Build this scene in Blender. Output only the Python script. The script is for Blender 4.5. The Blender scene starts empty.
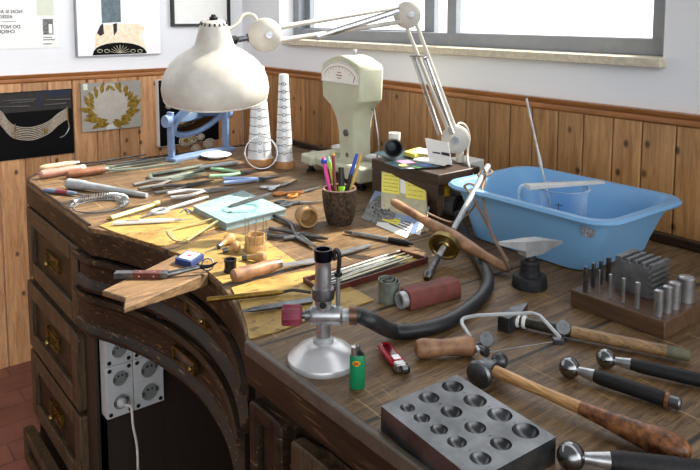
import bpy, bmesh, math, random
from mathutils import Vector, Matrix
random.seed(7)
C = bpy.context.scene.collection
R = math.radians
PI = math.pi
# ------------------------------------------------------------------ camera model (photo taken as 700x470)
F = 702.; CX = 350.; CY = 86.4; PITCH = R(5.88); YAW = R(51.8)
H = 1.47; BT = 0.93            # camera height, bench top height
XL = -3.087; YB = 1.742        # left wall, back wall
EYE = Vector((0, 0, H))
FW = Vector((-math.sin(YAW)*math.cos(PITCH), math.cos(YAW)*math.cos(PITCH), -math.sin(PITCH)))
RT = Vector((math.cos(YAW), math.sin(YAW), 0))
UP = RT.cross(FW)
def ray(px, py): return FW + RT*((px-CX)/F) - UP*((py-CY)/F)
def B(px, py, h=0.0):
    d = ray(px, py); return EYE + d*((BT+h-H)/d.z)
def onx(px, py, x):
    d = ray(px, py); return EYE + d*(x/d.x)
def ony(px, py, y):
    d = ray(px, py); return EYE + d*(y/d.y)
def V(px, py, depth): return EYE + ray(px, py)*depth
def depth(p): return (Vector(p)-EYE).dot(FW)
def top_of(p, py):             # height above p at which a vertical line through p reaches image row py
    k = (CY-py)/F; v = Vector((p[0], p[1], 0)) - Vector((0, 0, H))
    return (k*v.dot(FW) - v.dot(UP))/(UP.z - k*FW.z) - p[2]
def m(px, p): return px*depth(p)/F   # pixels -> metres at p

cam = bpy.data.cameras.new('camera'); co = bpy.data.objects.new('camera', cam); C.objects.link(co)
co.location = EYE; co.rotation_euler = (R(90)-PITCH, 0, YAW)
cam.sensor_width = 36; cam.lens = F/700*36; cam.shift_y = -(235-CY)/700; cam.clip_start = .02
bpy.context.scene.camera = co

# ------------------------------------------------------------------ materials
def nt(name):
    a = bpy.data.materials.new(name); a.use_nodes = True
    n = a.node_tree.nodes; l = a.node_tree.links
    return a, n, l, n['Principled BSDF']
def lin(c):
    if isinstance(c, str):
        c = [int(c[i:i+2], 16)/255 for i in (0, 2, 4)]
        c = [((x+.055)/1.055)**2.4 if x > .04045 else x/12.92 for x in c]
    return (c[0], c[1], c[2], 1)
def mixer(n, l, fac, a, b, blend='MIX'):
    x = n.new('ShaderNodeMix'); x.data_type = 'RGBA'; x.blend_type = blend
    if hasattr(fac, 'links'): l.new(fac, x.inputs[0])
    else: x.inputs[0].default_value = fac
    for s, v in ((x.inputs[6], a), (x.inputs[7], b)):
        if hasattr(v, 'links'): l.new(v, s)
        else: s.default_value = v
    return x.outputs[2]
def ramp(n, l, src, p0, p1, c0=(0,0,0,1), c1=(1,1,1,1)):
    r = n.new('ShaderNodeValToRGB'); l.new(src, r.inputs[0])
    r.color_ramp.elements[0].position = p0; r.color_ramp.elements[1].position = p1
    r.color_ramp.elements[0].color = c0; r.color_ramp.elements[1].color = c1
    return r.outputs[0]
def coords(n, l, sc=(1,1,1), rot=(0,0,0)):
    t = n.new('ShaderNodeTexCoord'); mp = n.new('ShaderNodeMapping')
    l.new(t.outputs['Object'], mp.inputs[0]); mp.inputs['Scale'].default_value = sc; mp.inputs['Rotation'].default_value = rot
    return mp.outputs[0]
def noise(n, l, vec, scale, detail=4, rough=.6, dist=0):
    t = n.new('ShaderNodeTexNoise'); l.new(vec, t.inputs['Vector'])
    t.inputs['Scale'].default_value = scale; t.inputs['Detail'].default_value = detail
    t.inputs['Roughness'].default_value = rough; t.inputs['Distortion'].default_value = dist
    return t.outputs['Fac']
def bump(n, l, b, src, strength, dist=.002):
    k = n.new('ShaderNodeBump'); l.new(src, k.inputs['Height'])
    k.inputs['Strength'].default_value = strength; k.inputs['Distance'].default_value = dist
    l.new(k.outputs[0], b.inputs['Normal'])
def mat(name, col, rough=.5, metal=0., var=.15, scale=30., bmp=0., trans=0., dark=None, ior=1.45, spec=.5):
    a, n, l, b = nt(name)
    c = lin(col); d = lin(dark) if dark else tuple(x*(1-var*2.2) for x in c[:3])+(1,)
    f = noise(n, l, coords(n, l), scale)
    l.new(mixer(n, l, ramp(n, l, f, .35, .7), d, c), b.inputs['Base Color'])
    b.inputs['Roughness'].default_value = rough; b.inputs['Metallic'].default_value = metal
    b.inputs['Transmission Weight'].default_value = trans; b.inputs['IOR'].default_value = ior
    b.inputs['Specular IOR Level'].default_value = spec
    if bmp: bump(n, l, b, f, bmp)
    return a
def wood(name, c0, c1, axis='y', scale=1., rough=.55, stretch=14., bmp=.25, knots=None, stain=0.):
    a, n, l, b = nt(name)
    sc = {'x': (1, stretch, stretch), 'y': (stretch, 1, stretch), 'z': (stretch, stretch, 1)}[axis]
    v = coords(n, l, sc)
    f = noise(n, l, v, 5*scale, 6, .65, .6); g = noise(n, l, v, 26*scale, 3, .7)
    col = mixer(n, l, ramp(n, l, f, .32, .7), lin(c0), lin(c1))
    col = mixer(n, l, ramp(n, l, g, .5, .72, (0,0,0,1), (.4,.4,.4,1)), col, tuple(x*.35 for x in lin(c0)[:3])+(1,))
    if stain:
        s = noise(n, l, coords(n, l), 5, 5, .7, .4)
        col = mixer(n, l, ramp(n, l, s, .45, .75, (0,0,0,1), (stain,)*3+(1,)), col, tuple(x*.3 for x in lin(c0)[:3])+(1,))
    if knots:
        sx = n.new('ShaderNodeSeparateXYZ'); l.new(coords(n, l, knots), sx.inputs[0]); ad = n.new('ShaderNodeMath'); l.new(sx.outputs[0], ad.inputs[0]); l.new(sx.outputs[1], ad.inputs[1])
        cb = n.new('ShaderNodeCombineXYZ'); l.new(ad.outputs[0], cb.inputs[0]); l.new(sx.outputs[2], cb.inputs[1])
        vo = n.new('ShaderNodeTexVoronoi'); vo.voronoi_dimensions = '2D'; l.new(cb.outputs[0], vo.inputs['Vector']); vo.inputs['Scale'].default_value = 1
        sc_ = n.new('ShaderNodeSeparateColor'); l.new(vo.outputs['Color'], sc_.inputs[0]); sel = ramp(n, l, sc_.outputs[0], .56, .6)
        kf = mixer(n, l, 1., ramp(n, l, vo.outputs['Distance'], .05, .13, (.95,.95,.95,1), (0,0,0,1)), sel, 'MULTIPLY')
        col = mixer(n, l, kf, col, tuple(x*.22 for x in lin(c0)[:3])+(1,))
    l.new(col, b.inputs['Base Color']); b.inputs['Roughness'].default_value = rough
    bump(n, l, b, g, bmp, .001)
    return a
def table_mat():
    a, n, l, b = nt('worn_bench_wood')
    v = coords(n, l, (16, 1.3, 10), (0, 0, R(6)))
    f = noise(n, l, v, 4, 7, .7, .8); g = noise(n, l, v, 16, 4, .75, .3)
    col = mixer(n, l, ramp(n, l, f, .32, .68), lin('422e1b'), lin('967852'))
    col = mixer(n, l, ramp(n, l, g, .48, .66, (0,0,0,1), (.75,)*3+(1,)), col, lin('33210f'))
    s = noise(n, l, coords(n, l), 4.5, 6, .72, .5)
    col = mixer(n, l, ramp(n, l, s, .46, .74, (0,0,0,1), (.7,)*3+(1,)), col, lin('3d2a19'))
    s2 = noise(n, l, coords(n, l), 60, 3, .6)
    col = mixer(n, l, ramp(n, l, s2, .62, .7, (0,0,0,1), (.5,)*3+(1,)), col, lin('2b1c10'))
    w = n.new('ShaderNodeTexWave'); w.bands_direction = 'X'; w.inputs['Scale'].default_value = 1.15
    w.inputs['Distortion'].default_value = .12; l.new(coords(n, l, (1, 1, 1), (0, 0, R(3))), w.inputs['Vector'])
    seam = ramp(n, l, w.outputs['Fac'], .001, .004, (1,1,1,1), (0,0,0,1))
    col = mixer(n, l, seam, col, lin('120b06'))
    # fine scratches
    w2 = noise(n, l, coords(n, l, (3, 70, 10), (0, 0, R(35))), 2.2, 2, .5)
    col = mixer(n, l, ramp(n, l, w2, .69, .72, (0,0,0,1), (.5,)*3+(1,)), col, lin('c9a678'))
    l.new(col, b.inputs['Base Color']); b.inputs['Roughness'].default_value = .5
    b.inputs['Specular IOR Level'].default_value = .35
    bump(n, l, b, g, .5, .0015)
    return a
def edge_mat(name, c0, c1, axis='x', scr=.55):
    a, n, l, b = nt(name)
    sc = {'x': (1.5, 12, 14), 'y': (12, 1.5, 14), 'z': (12, 12, 1.5)}[axis]
    f = noise(n, l, coords(n, l, sc), 6, 6, .7, .5)
    col = mixer(n, l, ramp(n, l, f, .35, .7), lin(c0), lin(c1))
    for i, rot in enumerate(((0, R(40), R(30)), (R(30), R(-50), R(10)))):
        w = noise(n, l, coords(n, l, (4, 60, 60), rot), 2.6, 2, .5)
        col = mixer(n, l, ramp(n, l, w, .66, .70, (0,0,0,1), (scr,)*3+(1,)), col, lin('8a6c48'))
    l.new(col, b.inputs['Base Color']); b.inputs['Roughness'].default_value = .45
    b.inputs['Specular IOR Level'].default_value = .2
    bump(n, l, b, f, .3, .001)
    return a
def ochre_mat():
    a, n, l, b = nt('ochre_board')
    s = noise(n, l, coords(n, l), 6, 5, .7, .4); s2 = noise(n, l, coords(n, l, (1, .5, 1)), 70, 3, .6)
    col = mixer(n, l, ramp(n, l, s, .35, .65), lin('b0924a'), lin('94763a'))
    col = mixer(n, l, ramp(n, l, s, .5, .68, (0,0,0,1), (.75,)*3+(1,)), col, lin('7d5a24'))
    col = mixer(n, l, ramp(n, l, s2, .57, .66, (0,0,0,1), (.8,)*3+(1,)), col, lin('4f3512'))
    l.new(col, b.inputs['Base Color']); b.inputs['Roughness'].default_value = .6
    bump(n, l, b, s2, .15, .0006)
    return a
def tile_mat():
    a, n, l, b = nt('terracotta_tiles')
    br = n.new('ShaderNodeTexBrick'); l.new(coords(n, l, (1,1,1), (0,0,R(90))), br.inputs['Vector'])
    br.inputs['Color1'].default_value = lin('6e4036'); br.inputs['Color2'].default_value = lin('875247')
    br.inputs['Mortar'].default_value = lin('3a2620'); br.inputs['Scale'].default_value = 1
    br.inputs['Brick Width'].default_value = .24; br.inputs['Row Height'].default_value = .12; br.inputs['Mortar Size'].default_value = .003
    f = noise(n, l, coords(n, l), 9, 5, .6)
    col = mixer(n, l, ramp(n, l, f, .35, .75, (0,0,0,1), (.35,)*3+(1,)), br.outputs['Color'], lin('a9776a'))
    l.new(col, b.inputs['Base Color']); b.inputs['Roughness'].default_value = .35
    return a
def plaster():
    a, n, l, b = nt('white_painted_brick')
    f = noise(n, l, coords(n, l), 45, 4, .6)
    b.inputs['Base Color'].default_value = lin('e9eaec'); b.inputs['Roughness'].default_value = .75
    br = n.new('ShaderNodeTexBrick'); l.new(coords(n, l, (1,1,1), (R(90),0,0)), br.inputs['Vector'])
    br.inputs['Color1'].default_value = (1,1,1,1); br.inputs['Color2'].default_value = (.9,.9,.9,1); br.inputs['Mortar'].default_value = (.3,.3,.3,1)
    br.inputs['Scale'].default_value = 1; br.inputs['Brick Width'].default_value = .24; br.inputs['Row Height'].default_value = .06; br.inputs['Mortar Size'].default_value = .006
    mx = mixer(n, l, .5, f, br.outputs['Color'])
    bump(n, l, b, mx, .25, .003)
    return a
def emit(name, col, s):
    a, n, l, b = nt(name)
    b.inputs['Base Color'].default_value = lin(col)
    b.inputs['Emission Color'].default_value = lin(col); b.inputs['Emission Strength'].default_value = s
    return a
def glass(name, col, rough=.02):
    a, n, l, b = nt(name)
    b.inputs['Base Color'].default_value = lin(col); b.inputs['Roughness'].default_value = rough
    b.inputs['Transmission Weight'].default_value = 1; b.inputs['IOR'].default_value = 1.25
    return a

def thin(name):
    a, n, l, b = nt(name); t_ = n.new('ShaderNodeBsdfTransparent'); t_.inputs['Color'].default_value = (.93, .96, 1, 1)
    b.inputs['Base Color'].default_value = (.45, .6, .75, 1); b.inputs['Roughness'].default_value = .04
    lw = n.new('ShaderNodeLayerWeight'); lw.inputs['Blend'].default_value = .35; ad = n.new('ShaderNodeMath'); ad.inputs[1].default_value = .0; l.new(lw.outputs['Facing'], ad.inputs[0])
    k = n.new('ShaderNodeMixShader'); l.new(ad.outputs[0], k.inputs[0]); l.new(t_.outputs[0], k.inputs[1]); l.new(b.outputs[0], k.inputs[2]); l.new(k.outputs[0], n['Material Output'].inputs['Surface']); return a
M = dict(
 table=table_mat(), ochre=ochre_mat(), tiles=tile_mat(), plaster=plaster(),
 edge=edge_mat('dark_scratched_oak', '1c120b', '3d2c1d'), edgey=edge_mat('dark_scratched_oak_end', '1c120b', '3d2c1d', 'y'),
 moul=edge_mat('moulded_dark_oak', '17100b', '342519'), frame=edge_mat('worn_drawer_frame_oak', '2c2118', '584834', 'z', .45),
 panel=edge_mat('drawer_panel_oak', '160f0a', '322215', 'z', .35), carc=wood('dark_carcass_oak', '170f0a', '2a1c12', 'z'),  # carc: plain dark oak of the carcass boards
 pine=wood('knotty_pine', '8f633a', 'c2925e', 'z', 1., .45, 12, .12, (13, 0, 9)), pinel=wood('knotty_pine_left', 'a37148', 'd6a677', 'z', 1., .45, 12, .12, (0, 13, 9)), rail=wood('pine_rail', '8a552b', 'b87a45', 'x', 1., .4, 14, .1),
 raily=wood('pine_rail_left', '8a552b', 'b87a45', 'y', 1., .4, 14, .1),
 alu=mat('grey_window_aluminium', '8c9196', .4, .3, .05), stone=mat('travertine_sill', 'd8ccb4', .5, 0, .12, 60, .1),
 steel=mat('brushed_steel', 'c2c4c6', .28, .85, .18, 60), chrome=mat('bright_steel', 'd8dadc', .15, 1, .08, 40), iron=mat('dark_iron', '5e6063', .34, .8, .25, 35, .12),
 dsteel=mat('grey_tool_steel', '7d8082', .35, .9, .25, 45), block=mat('dapping_block_steel', '66686a', .3, .85, .25, 24, .06), ballsteel=mat('polished_ball_steel', '8c8e90', .16, 1, .12, 20), swage=mat('grooved_grey_steel', '77797b', .45, .4, .2, 40, .08), anvsteel=mat('worn_anvil_steel', 'b4b6b8', .35, .5, .15, 40),
 castiron=mat('rough_cast_iron', '2f3032', .7, .3, .3, 80, .4), brass=mat('brass', 'a8955c', .3, 1, .2, 40), dbrass=mat('dull_brass', '86692f', .4, .9, .3, 50),
 palebrass=mat('pale_brass', 'd9cf92', .35, .7, .12, 40), black=mat('black_plastic', '141416', .4, 0, .2), rubber=mat('black_rubber_hose', '26282a', .42, 0, .2, 90, .1),
 grip=mat('black_ribbed_grip', '101113', .6, 0, .3, 160, .5), white=mat('white_plastic', 'e8e8e4', .35, 0, .03), paper=mat('white_paper', 'f2f1ec', .8, 0, .02),
 enamel=mat('aged_cream_enamel', 'cdc9c0', .38, 0, .1, 22, .03, dark='b9b4a9'), cream=mat('cream_scale_enamel', 'c9cbb2', .35, 0, .06, 12),
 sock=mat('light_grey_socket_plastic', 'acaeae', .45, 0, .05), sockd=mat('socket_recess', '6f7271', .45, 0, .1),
 tub=mat('light_blue_plastic', '78a9d2', .35, 0, .03, 6), blue=mat('powder_blue_metal', '7f97bb', .4, .1, .08), mirror=mat('mirror_glass', '9aa2a6', .06, 1, .02),
 mint=mat('mint_cover', '6b929b', .5, 0, .12, 26, dark='97aca5'), mintd=mat('mint_ring', '4e9aa0', .5), greyedge=mat('grey_page_edge', '8fa0a0', .6),
 pinkwood=mat('pinkish_wood_handle', 'b58576', .5, 0, .15, 25), palewood=mat('pale_wood_handle', 'cbb08e', .5, 0, .15, 25), brownwood=mat('brown_wood_handle', '8f5e40', .45, 0, .2, 25),
 hamwood=wood('honey_hammer_wood', '8a5a2c', 'dcb078', 'x', 2.2, .4, 16, .1), burl=mat('mottled_brown_handle', 'a06a40', .4, 0, .3, 75, .1, dark='3a1c0e'), greyw=mat('grey_green_wood', '6e6a52', .55, 0, .25, 40),
 olive=mat('olive_dark_handle', '4c4a3c', .35, .4, .3, 30), wornwood=mat('worn_handle_wood', 'a97f5c', .45, 0, .22, 28, .1, dark='664630'),
 darkbrown=wood('dark_brown_stand', '271b13', '4a3728', 'x', 1., .5, 14, .15), pinwood=wood('bench_pin_wood', '4e3822', '9a7850', 'y', 2.8, .7, 9, .8, None, .6),
 block2=wood('brown_punch_block', '43301f', '6b4d36', 'x', 1., .5, 14, .2), bark=mat('dark_bark', '5a4632', .8, 0, .4, 150, 1., dark='0a0705'), cupin=mat('pinkish_cup_rim', 'b79a86', .6),
 turned=mat('turned_light_wood', 'c29a64', .5, 0, .2, 30), beech=mat('beech_base', 'b98553', .5, 0, .15, 30),
 red=mat('red_plastic', 'b0122a', .25, 0, .1), redknob=mat('dull_red_knob', '7e2c3e', .5, 0, .15), redbox=mat('oxide_red_abrasive', '7c4038', .7, 0, .2, 40, .1, dark='5f312b'), green=mat('green_plastic', '0f7f50', .3, 0, .05), pgreen=mat('pale_green_grip', '9fd6a8', .4, 0, .06), pblue=mat('pale_blue_grip', '8fa9d8', .4, 0, .06),
 ggreen=mat('grey_green_steel', '8b978c', .4, .4, .15), lgrey=mat('light_grey_grip', 'b9b4b2', .45, 0, .1), mgrey=mat('mid_grey_grip', '77736f', .5, 0, .15), dgrey=mat('dark_grey_grip', '4d4b4a', .5, 0, .15), greyw2=mat('grey_metal_torch', 'b6babb', .4, .35, .12),
 orange=mat('orange_scissor_grip', 'd98a3c', .4, 0, .1), yellow=mat('yellow_note', 'f6ea6c', .7, 0, .04), yplast=mat('yellow_plastic', 'e8b711', .4), pink=mat('pink_plastic', 'e0489a', .35, 0, .05), lime=mat('lime_plastic', '9ed640', .35, 0, .05), maroon=mat('maroon_pencil', '7c2f35', .4), navy=mat('blue_pen', '2a4fc0', .35), pencil=mat('yellow_pencil', 'd7b25a', .45),
 boxblue=mat('royal_blue_card', '20366c', .5, 0, .05), tinted=mat('pale_blue_inlay', 'cfe2ee', .3), darkred=mat('dark_red_tray', '5d2b24', .45, 0, .2), photo=mat('blue_grey_photo', '8fa5c8', .35, 0, .1), photog=mat('grey_flower_photo', '8b8c88', .4, 0, .5, 120, 0, dark='4a4b4a'), cardc=mat('cream_card', 'cfc9a8', .7), ink=mat('dark_ink', '2c2a2e', .7), inkg=mat('grey_ink', '8a8a90', .8), inkr=mat('faded_red_ink', 'a8787c', .7),
 pblack=mat('black_photo_ground', '050506', .6, 0, .2, spec=.15), oldwood=wood('grey_brown_hammer_wood', '5e452b', 'b08c60', 'x', 2.2, .45, 16, .1), pearl=mat('pearl_strands', 'd6c9b4', .4, 0, .2, 200, dark='8d8070'), gold=mat('gold_leaf_photo', 'a8842c', .4, .2, .35, 60, dark='5f4c14'), pgrey=mat('grey_photo_ground', 'a09a90', .4, 0, .08, 8), pgrey2=mat('light_grey_photo_disc', 'b5aea2', .4, 0, .08), lavender=mat('pale_lavender_print', 'faf5fa', .5, 0, .02), peach=mat('overexposed_peach_print', 'f8efdc', .5, 0, .12, 60, dark='ecd3ae'), teal=mat('grey_teal_print', '6e8086', .5, 0, .2, 40), pnavy=mat('dark_navy_print', '2c2620', .5, 0, .3, 60), dblue=mat('deep_blue_print', '16203a', .4), palegreen=mat('pale_green_print', 'd9decb', .6, 0, .02),
 cord=mat('brown_cord', '8b6f58', .6, 0, .15), pcord=mat('pale_cord', 'd5cfc2', .5), alupowder=mat('pale_powder_metal', 'cfcfca', .4, .2, .06), mandrel=mat('silver_white_mandrel', 'e2e3e4', .3, .15, .05, 25), burnt=mat('heat_blued_steel', '20222e', .35, .9, .3, 40), bulb=mat('frosted_bulb', 'f4f2ec', .3), shadein=mat('white_shade_inside', 'efeae0', .4), jug=thin('clear_jug_plastic'), glasspane=glass('window_glass', 'ffffff'), sticker=mat('silver_sticker', 'c7cbd0', .45, .2, .3, 220, dark='74787e'), bone=mat('bone_white_reed', 'dcd6b8', .5, 0, .1), coil=mat('oxidised_metal_strip', '8f968c', .4, .4, .25, 40),
 magz=mat('dark_teal_magazine', '2d4f5a', .35, 0, .35, 25, dark='17262c'), magp=mat('pink_print', 'd58fb0', .4), magb=mat('blue_print', '3c6fc0', .4), magg=mat('green_print', '6fb06a', .4), wheel=mat('lighter_metal', 'a8a8a8', .25, .9, .1))

# ------------------------------------------------------------------ mesh helpers
def frame(o, xdir, up=(0, 0, 1)):
    x = Vector(xdir).normalized(); u = Vector(up)
    if abs(x.dot(u)) > .999: u = Vector((0, 1, 0))
    y = u.cross(x).normalized(); z = x.cross(y)
    return Matrix(((x.x, y.x, z.x, o[0]), (x.y, y.y, z.y, o[1]), (x.z, y.z, z.z, o[2]), (0, 0, 0, 1)))
class MB:
    def __init__(s, T=None): s.bm = bmesh.new(); s.T = T or Matrix.Identity(4)
    def v(s, p): return s.bm.verts.new(s.T @ Vector(p))
    def face(s, vs):
        try: return s.bm.faces.new(vs)
        except ValueError: return None
    def hexa(s, p):    # 8 pts: bottom 4, top 4
        v = [s.v(q) for q in p]
        for f in ((3,2,1,0),(4,5,6,7),(0,1,5,4),(1,2,6,5),(2,3,7,6),(3,0,4,7)): s.face([v[i] for i in f])
        return s
    def box(s, c, d, rz=0, tap=1.):
        x, y, z = d[0]/2, d[1]/2, d[2]/2; ca, sa = math.cos(rz), math.sin(rz); pts = []
        for zz, k in ((-z, 1), (z, tap)):
            for a, b in ((-x,-y),(x,-y),(x,y),(-x,y)):
                a *= k; b *= k; pts.append((c[0]+a*ca-b*sa, c[1]+a*sa+b*ca, c[2]+zz))
        return s.hexa(pts)
    def bx(s, x0, x1, y0, y1, z0, z1): return s.box(((x0+x1)/2,(y0+y1)/2,(z0+z1)/2),(x1-x0,y1-y0,z1-z0))
    def rings(s, rs, closed=False, cap=True):
        vs = [[s.v(p) for p in r] for r in rs]; k = len(vs[0]); nr = len(vs)
        for i in range(nr if closed else nr-1):
            a, b = vs[i], vs[(i+1) % nr]
            for j in range(k): s.face([a[j], a[(j+1)%k], b[(j+1)%k], b[j]])
        if cap and not closed: s.face(list(reversed(vs[0]))); s.face(vs[-1])
        return s
    def tube(s, pts, r, n=10, closed=False, flat=1., up=(0,0,1)):
        pts = [Vector(p) for p in pts]; k = len(pts); rs = []
        rad = r if isinstance(r, (list, tuple)) else [r]*k
        u = Vector(up); prev = None
        for i, p in enumerate(pts):
            if closed: t = pts[(i+1)%k]-pts[i-1]
            else: t = pts[min(i+1,k-1)]-pts[max(i-1,0)]
            t.normalize()
            if prev is None:
                a = t.cross(u)
                if a.length < .1: a = t.cross(Vector((1, .3, 0)))
            else: a = prev - t*prev.dot(t)
            a.normalize(); prev = a; b = t.cross(a)
            rs.append([p + a*(rad[i]*math.cos(2*PI*j/n)) + b*(rad[i]*flat*math.sin(2*PI*j/n)) for j in range(n)])
        return s.rings(rs, closed)
    def cyl(s, p0, p1, r0, r1=None, n=20): return s.tube([p0, p1], [r0, r0 if r1 is None else r1], n)
    def lathe(s, prof, o=(0,0,0), ax=(0,0,1), n=28, cap=True, loop=False):
        o = Vector(o); z = Vector(ax).normalized(); x = z.orthogonal().normalized(); y = z.cross(x)
        return s.rings([[o+z*h+(x*math.cos(2*PI*j/n)+y*math.sin(2*PI*j/n))*max(r,1e-5) for j in range(n)] for r, h in prof], loop, cap)
    def prism(s, poly, z0, z1):
        a = [s.v((p[0], p[1], z0)) for p in poly]; b = [s.v((p[0], p[1], z1)) for p in poly]; k = len(poly)
        for i in range(k): s.face([a[i], a[(i+1)%k], b[(i+1)%k], b[i]])
        s.face(list(reversed(a))); s.face(b); return s
    def slab(s, pts, off):    # polygon in space thickened by vector off
        off = Vector(off); a = [s.v(p) for p in pts]; b = [s.v(Vector(p)+off) for p in pts]; k = len(pts)
        for i in range(k): s.face([a[i], a[(i+1)%k], b[(i+1)%k], b[i]])
        s.face(list(reversed(a))); s.face(b); return s
    def ball(s, c, r, n=20, sq=(1,1,1)):
        prof = [(r*math.sin(PI*i/(n//2)), -r*math.cos(PI*i/(n//2))) for i in range(n//2+1)]
        rs = [[(c[0]+q*math.cos(2*PI*j/n)*sq[0], c[1]+q*math.sin(2*PI*j/n)*sq[1], c[2]+h*sq[2]) for j in range(n)] for q, h in [(max(q,1e-5),h) for q, h in prof]]
        return s.rings(rs)
WORLD = {}
def finish(name, mb, mt, parent=None, loc=None, ang=35, bev=0., sub=0):
    bm = mb.bm if isinstance(mb, MB) else mb
    bmesh.ops.remove_doubles(bm, verts=bm.verts, dist=2e-6)
    bmesh.ops.recalc_face_normals(bm, faces=bm.faces)
    if parent is not None: o0 = WORLD[parent.name]
    elif loc is not None: o0 = Vector(loc)
    else:
        xs = [v.co for v in bm.verts]
        o0 = Vector(((min(c.x for c in xs)+max(c.x for c in xs))/2, (min(c.y for c in xs)+max(c.y for c in xs))/2, min(c.z for c in xs)))
    bmesh.ops.translate(bm, vec=-o0, verts=bm.verts)
    me = bpy.data.meshes.new(name); bm.to_mesh(me); bm.free()
    me.materials.append(M[mt] if isinstance(mt, str) else mt)
    for p in me.polygons: p.use_smooth = True
    me.set_sharp_from_angle(angle=R(ang))
    o = bpy.data.objects.new(name, me); C.objects.link(o)
    if parent is not None: o.parent = parent
    else: o.location = o0
    WORLD[o.name] = o0
    if bev:
        k = o.modifiers.new('bevel', 'BEVEL'); k.width = bev; k.segments = 2; k.limit_method = 'ANGLE'; k.angle_limit = R(40)
    if sub:
        k = o.modifiers.new('sub', 'SUBSURF'); k.levels = sub; k.render_levels = sub
    return o
obj = finish
def tag(o, label, cat, group=None):
    o['label'] = label; o['category'] = cat
    if group: o['group'] = group
    return o
def thing(name, label, cat, loc, group=None):
    o = bpy.data.objects.new(name, None); C.objects.link(o); o.location = loc; o.empty_display_size = .02
    WORLD[o.name] = Vector(loc)
    return tag(o, label, cat, group)
def struct(name, mb, mt, **k):
    o = obj(name, mb, mt, loc=k.pop('loc', (0,0,0)), **k); o['kind'] = 'structure'; return o
def text(name, s, mt, T, size, parent=None, mirror=False, ext=.0004, align='LEFT'):
    cu = bpy.data.curves.new(name, 'FONT'); cu.body = s; cu.size = size; cu.extrude = ext; cu.offset = size*.02; cu.align_x = align
    t = bpy.data.objects.new('t', cu); C.objects.link(t)
    dg = bpy.context.evaluated_depsgraph_get(); me = bpy.data.meshes.new_from_object(t.evaluated_get(dg))
    C.objects.unlink(t); bpy.data.objects.remove(t)
    bm = bmesh.new(); bm.from_mesh(me); bpy.data.meshes.remove(me)
    if mirror: bmesh.ops.scale(bm, vec=(-1, 1, 1), verts=bm.verts)
    bmesh.ops.transform(bm, matrix=T, verts=bm.verts)
    return obj(name, bm, mt, parent)
def curve(pts, k=6):          # Catmull-Rom through points
    pts = [Vector(p) for p in pts]; out = []
    for i in range(len(pts)-1):
        p0, p1, p2, p3 = pts[max(i-1,0)], pts[i], pts[i+1], pts[min(i+2,len(pts)-1)]
        for j in range(k):
            t = j/k
            out.append(.5*((2*p1)+(p2-p0)*t+(2*p0-5*p1+4*p2-p3)*t*t+(3*p1-p0-3*p2+p3)*t**3))
    return out+[pts[-1]]
def rod_between(mb, a, b, prof, n=14, flat=1.):   # prof: list of (t, r)
    a, b = Vector(a), Vector(b)
    return mb.tube([a.lerp(b, t) for t, r in prof], [r for t, r in prof], n, flat=flat)
Z = Vector((0, 0, 1))
exec_parts = []
WIN_E, SUN_E, SKY_E, SIDE_E, AMB_E, EXPO = 4., 14., 2.2, 3.4, .29, 0.
# ------------------------------------------------------------------ the setting
zr = onx(0, 76.1, XL).z                    # top of the wainscot rail
def planks(along, a0, a1, face, z0, z1):
    mb = MB(); a = a0; rnd = random.Random(3)
    while a < a1:
        w = rnd.choice((.085, .092, .092, .1)); b = min(a+w, a1); g = .0016; t = .012; c = .003
        if along == 'x':
            P = [(a+g, face+t), (a+g, face+c), (a+g+c, face), (b-g-c, face), (b-g, face+c), (b-g, face+t)]
        else:
            P = [(face-t, a+g), (face-c, a+g), (face, a+g+c), (face, b-g-c), (face-c, b-g), (face-t, b-g)]
        mb.prism(P, z0, z1); a = b
    return mb
for pk in ('pine', 'pinel'):
  n_, l_ = M[pk].node_tree.nodes, M[pk].node_tree.links
  g_ = n_.new('ShaderNodeNewGeometry'); hs = n_.new('ShaderNodeHueSaturation')
  mr = n_.new('ShaderNodeMapRange'); mr.inputs['To Min'].default_value = .72; mr.inputs['To Max'].default_value = 1.18
  l_.new(g_.outputs['Random Per Island'], mr.inputs['Value']); l_.new(mr.outputs[0], hs.inputs['Value'])
  pb = n_['Principled BSDF']; src = pb.inputs['Base Color'].links[0].from_socket
  l_.new(src, hs.inputs['Color']); l_.new(hs.outputs[0], pb.inputs['Base Color'])
struct('floor', MB().bx(XL-.1, 1.6, -1.6, YB+.1, -.05, 0), 'tiles')
wx0, wx1 = ony(277, 20, YB).x, ony(661.5, 40, YB).x; wz0 = ony(640, 62, YB).z; wz1 = 2.95; WT = .2
mb = MB(); y0 = YB+.012
mb.bx(XL-.2, 1.6, y0, y0+WT, 0, wz0); mb.bx(XL-.2, wx0, y0, y0+WT, wz0, 3.1); mb.bx(wx1, 1.6, y0, y0+WT, wz0, 3.1); mb.bx(wx0, wx1, y0, y0+WT, wz1, 3.1)
struct('wall_back', mb, 'plaster')
struct('wall_left', MB().bx(XL-.2, XL-.012, -1.6, y0, 0, 3.1), 'plaster')
struct('trim_1', planks('x', XL, 1.6, YB, .001, zr-.03), 'pine')
struct('trim_2', planks('y', -1.6, YB, XL, .001, zr-.03), 'pinel')
def rail_prof(): return [(0, -.034), (-.014, -.034), (-.019, -.028), (-.015, -.016), (-.024, -.008), (-.026, 0), (0, 0)]
mb = MB(); mb.rings([[(x, y0+q, zr+h) for q, h in rail_prof()] for x in (XL+.03, 1.6)]); struct('trim_3', mb, 'rail', ang=60)
mb = MB(); mb.rings([[(XL-.012-q, y, zr+h) for q, h in rail_prof()] for y in (-1.6, y0)]); struct('trim_4', mb, 'raily', ang=60)
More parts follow.
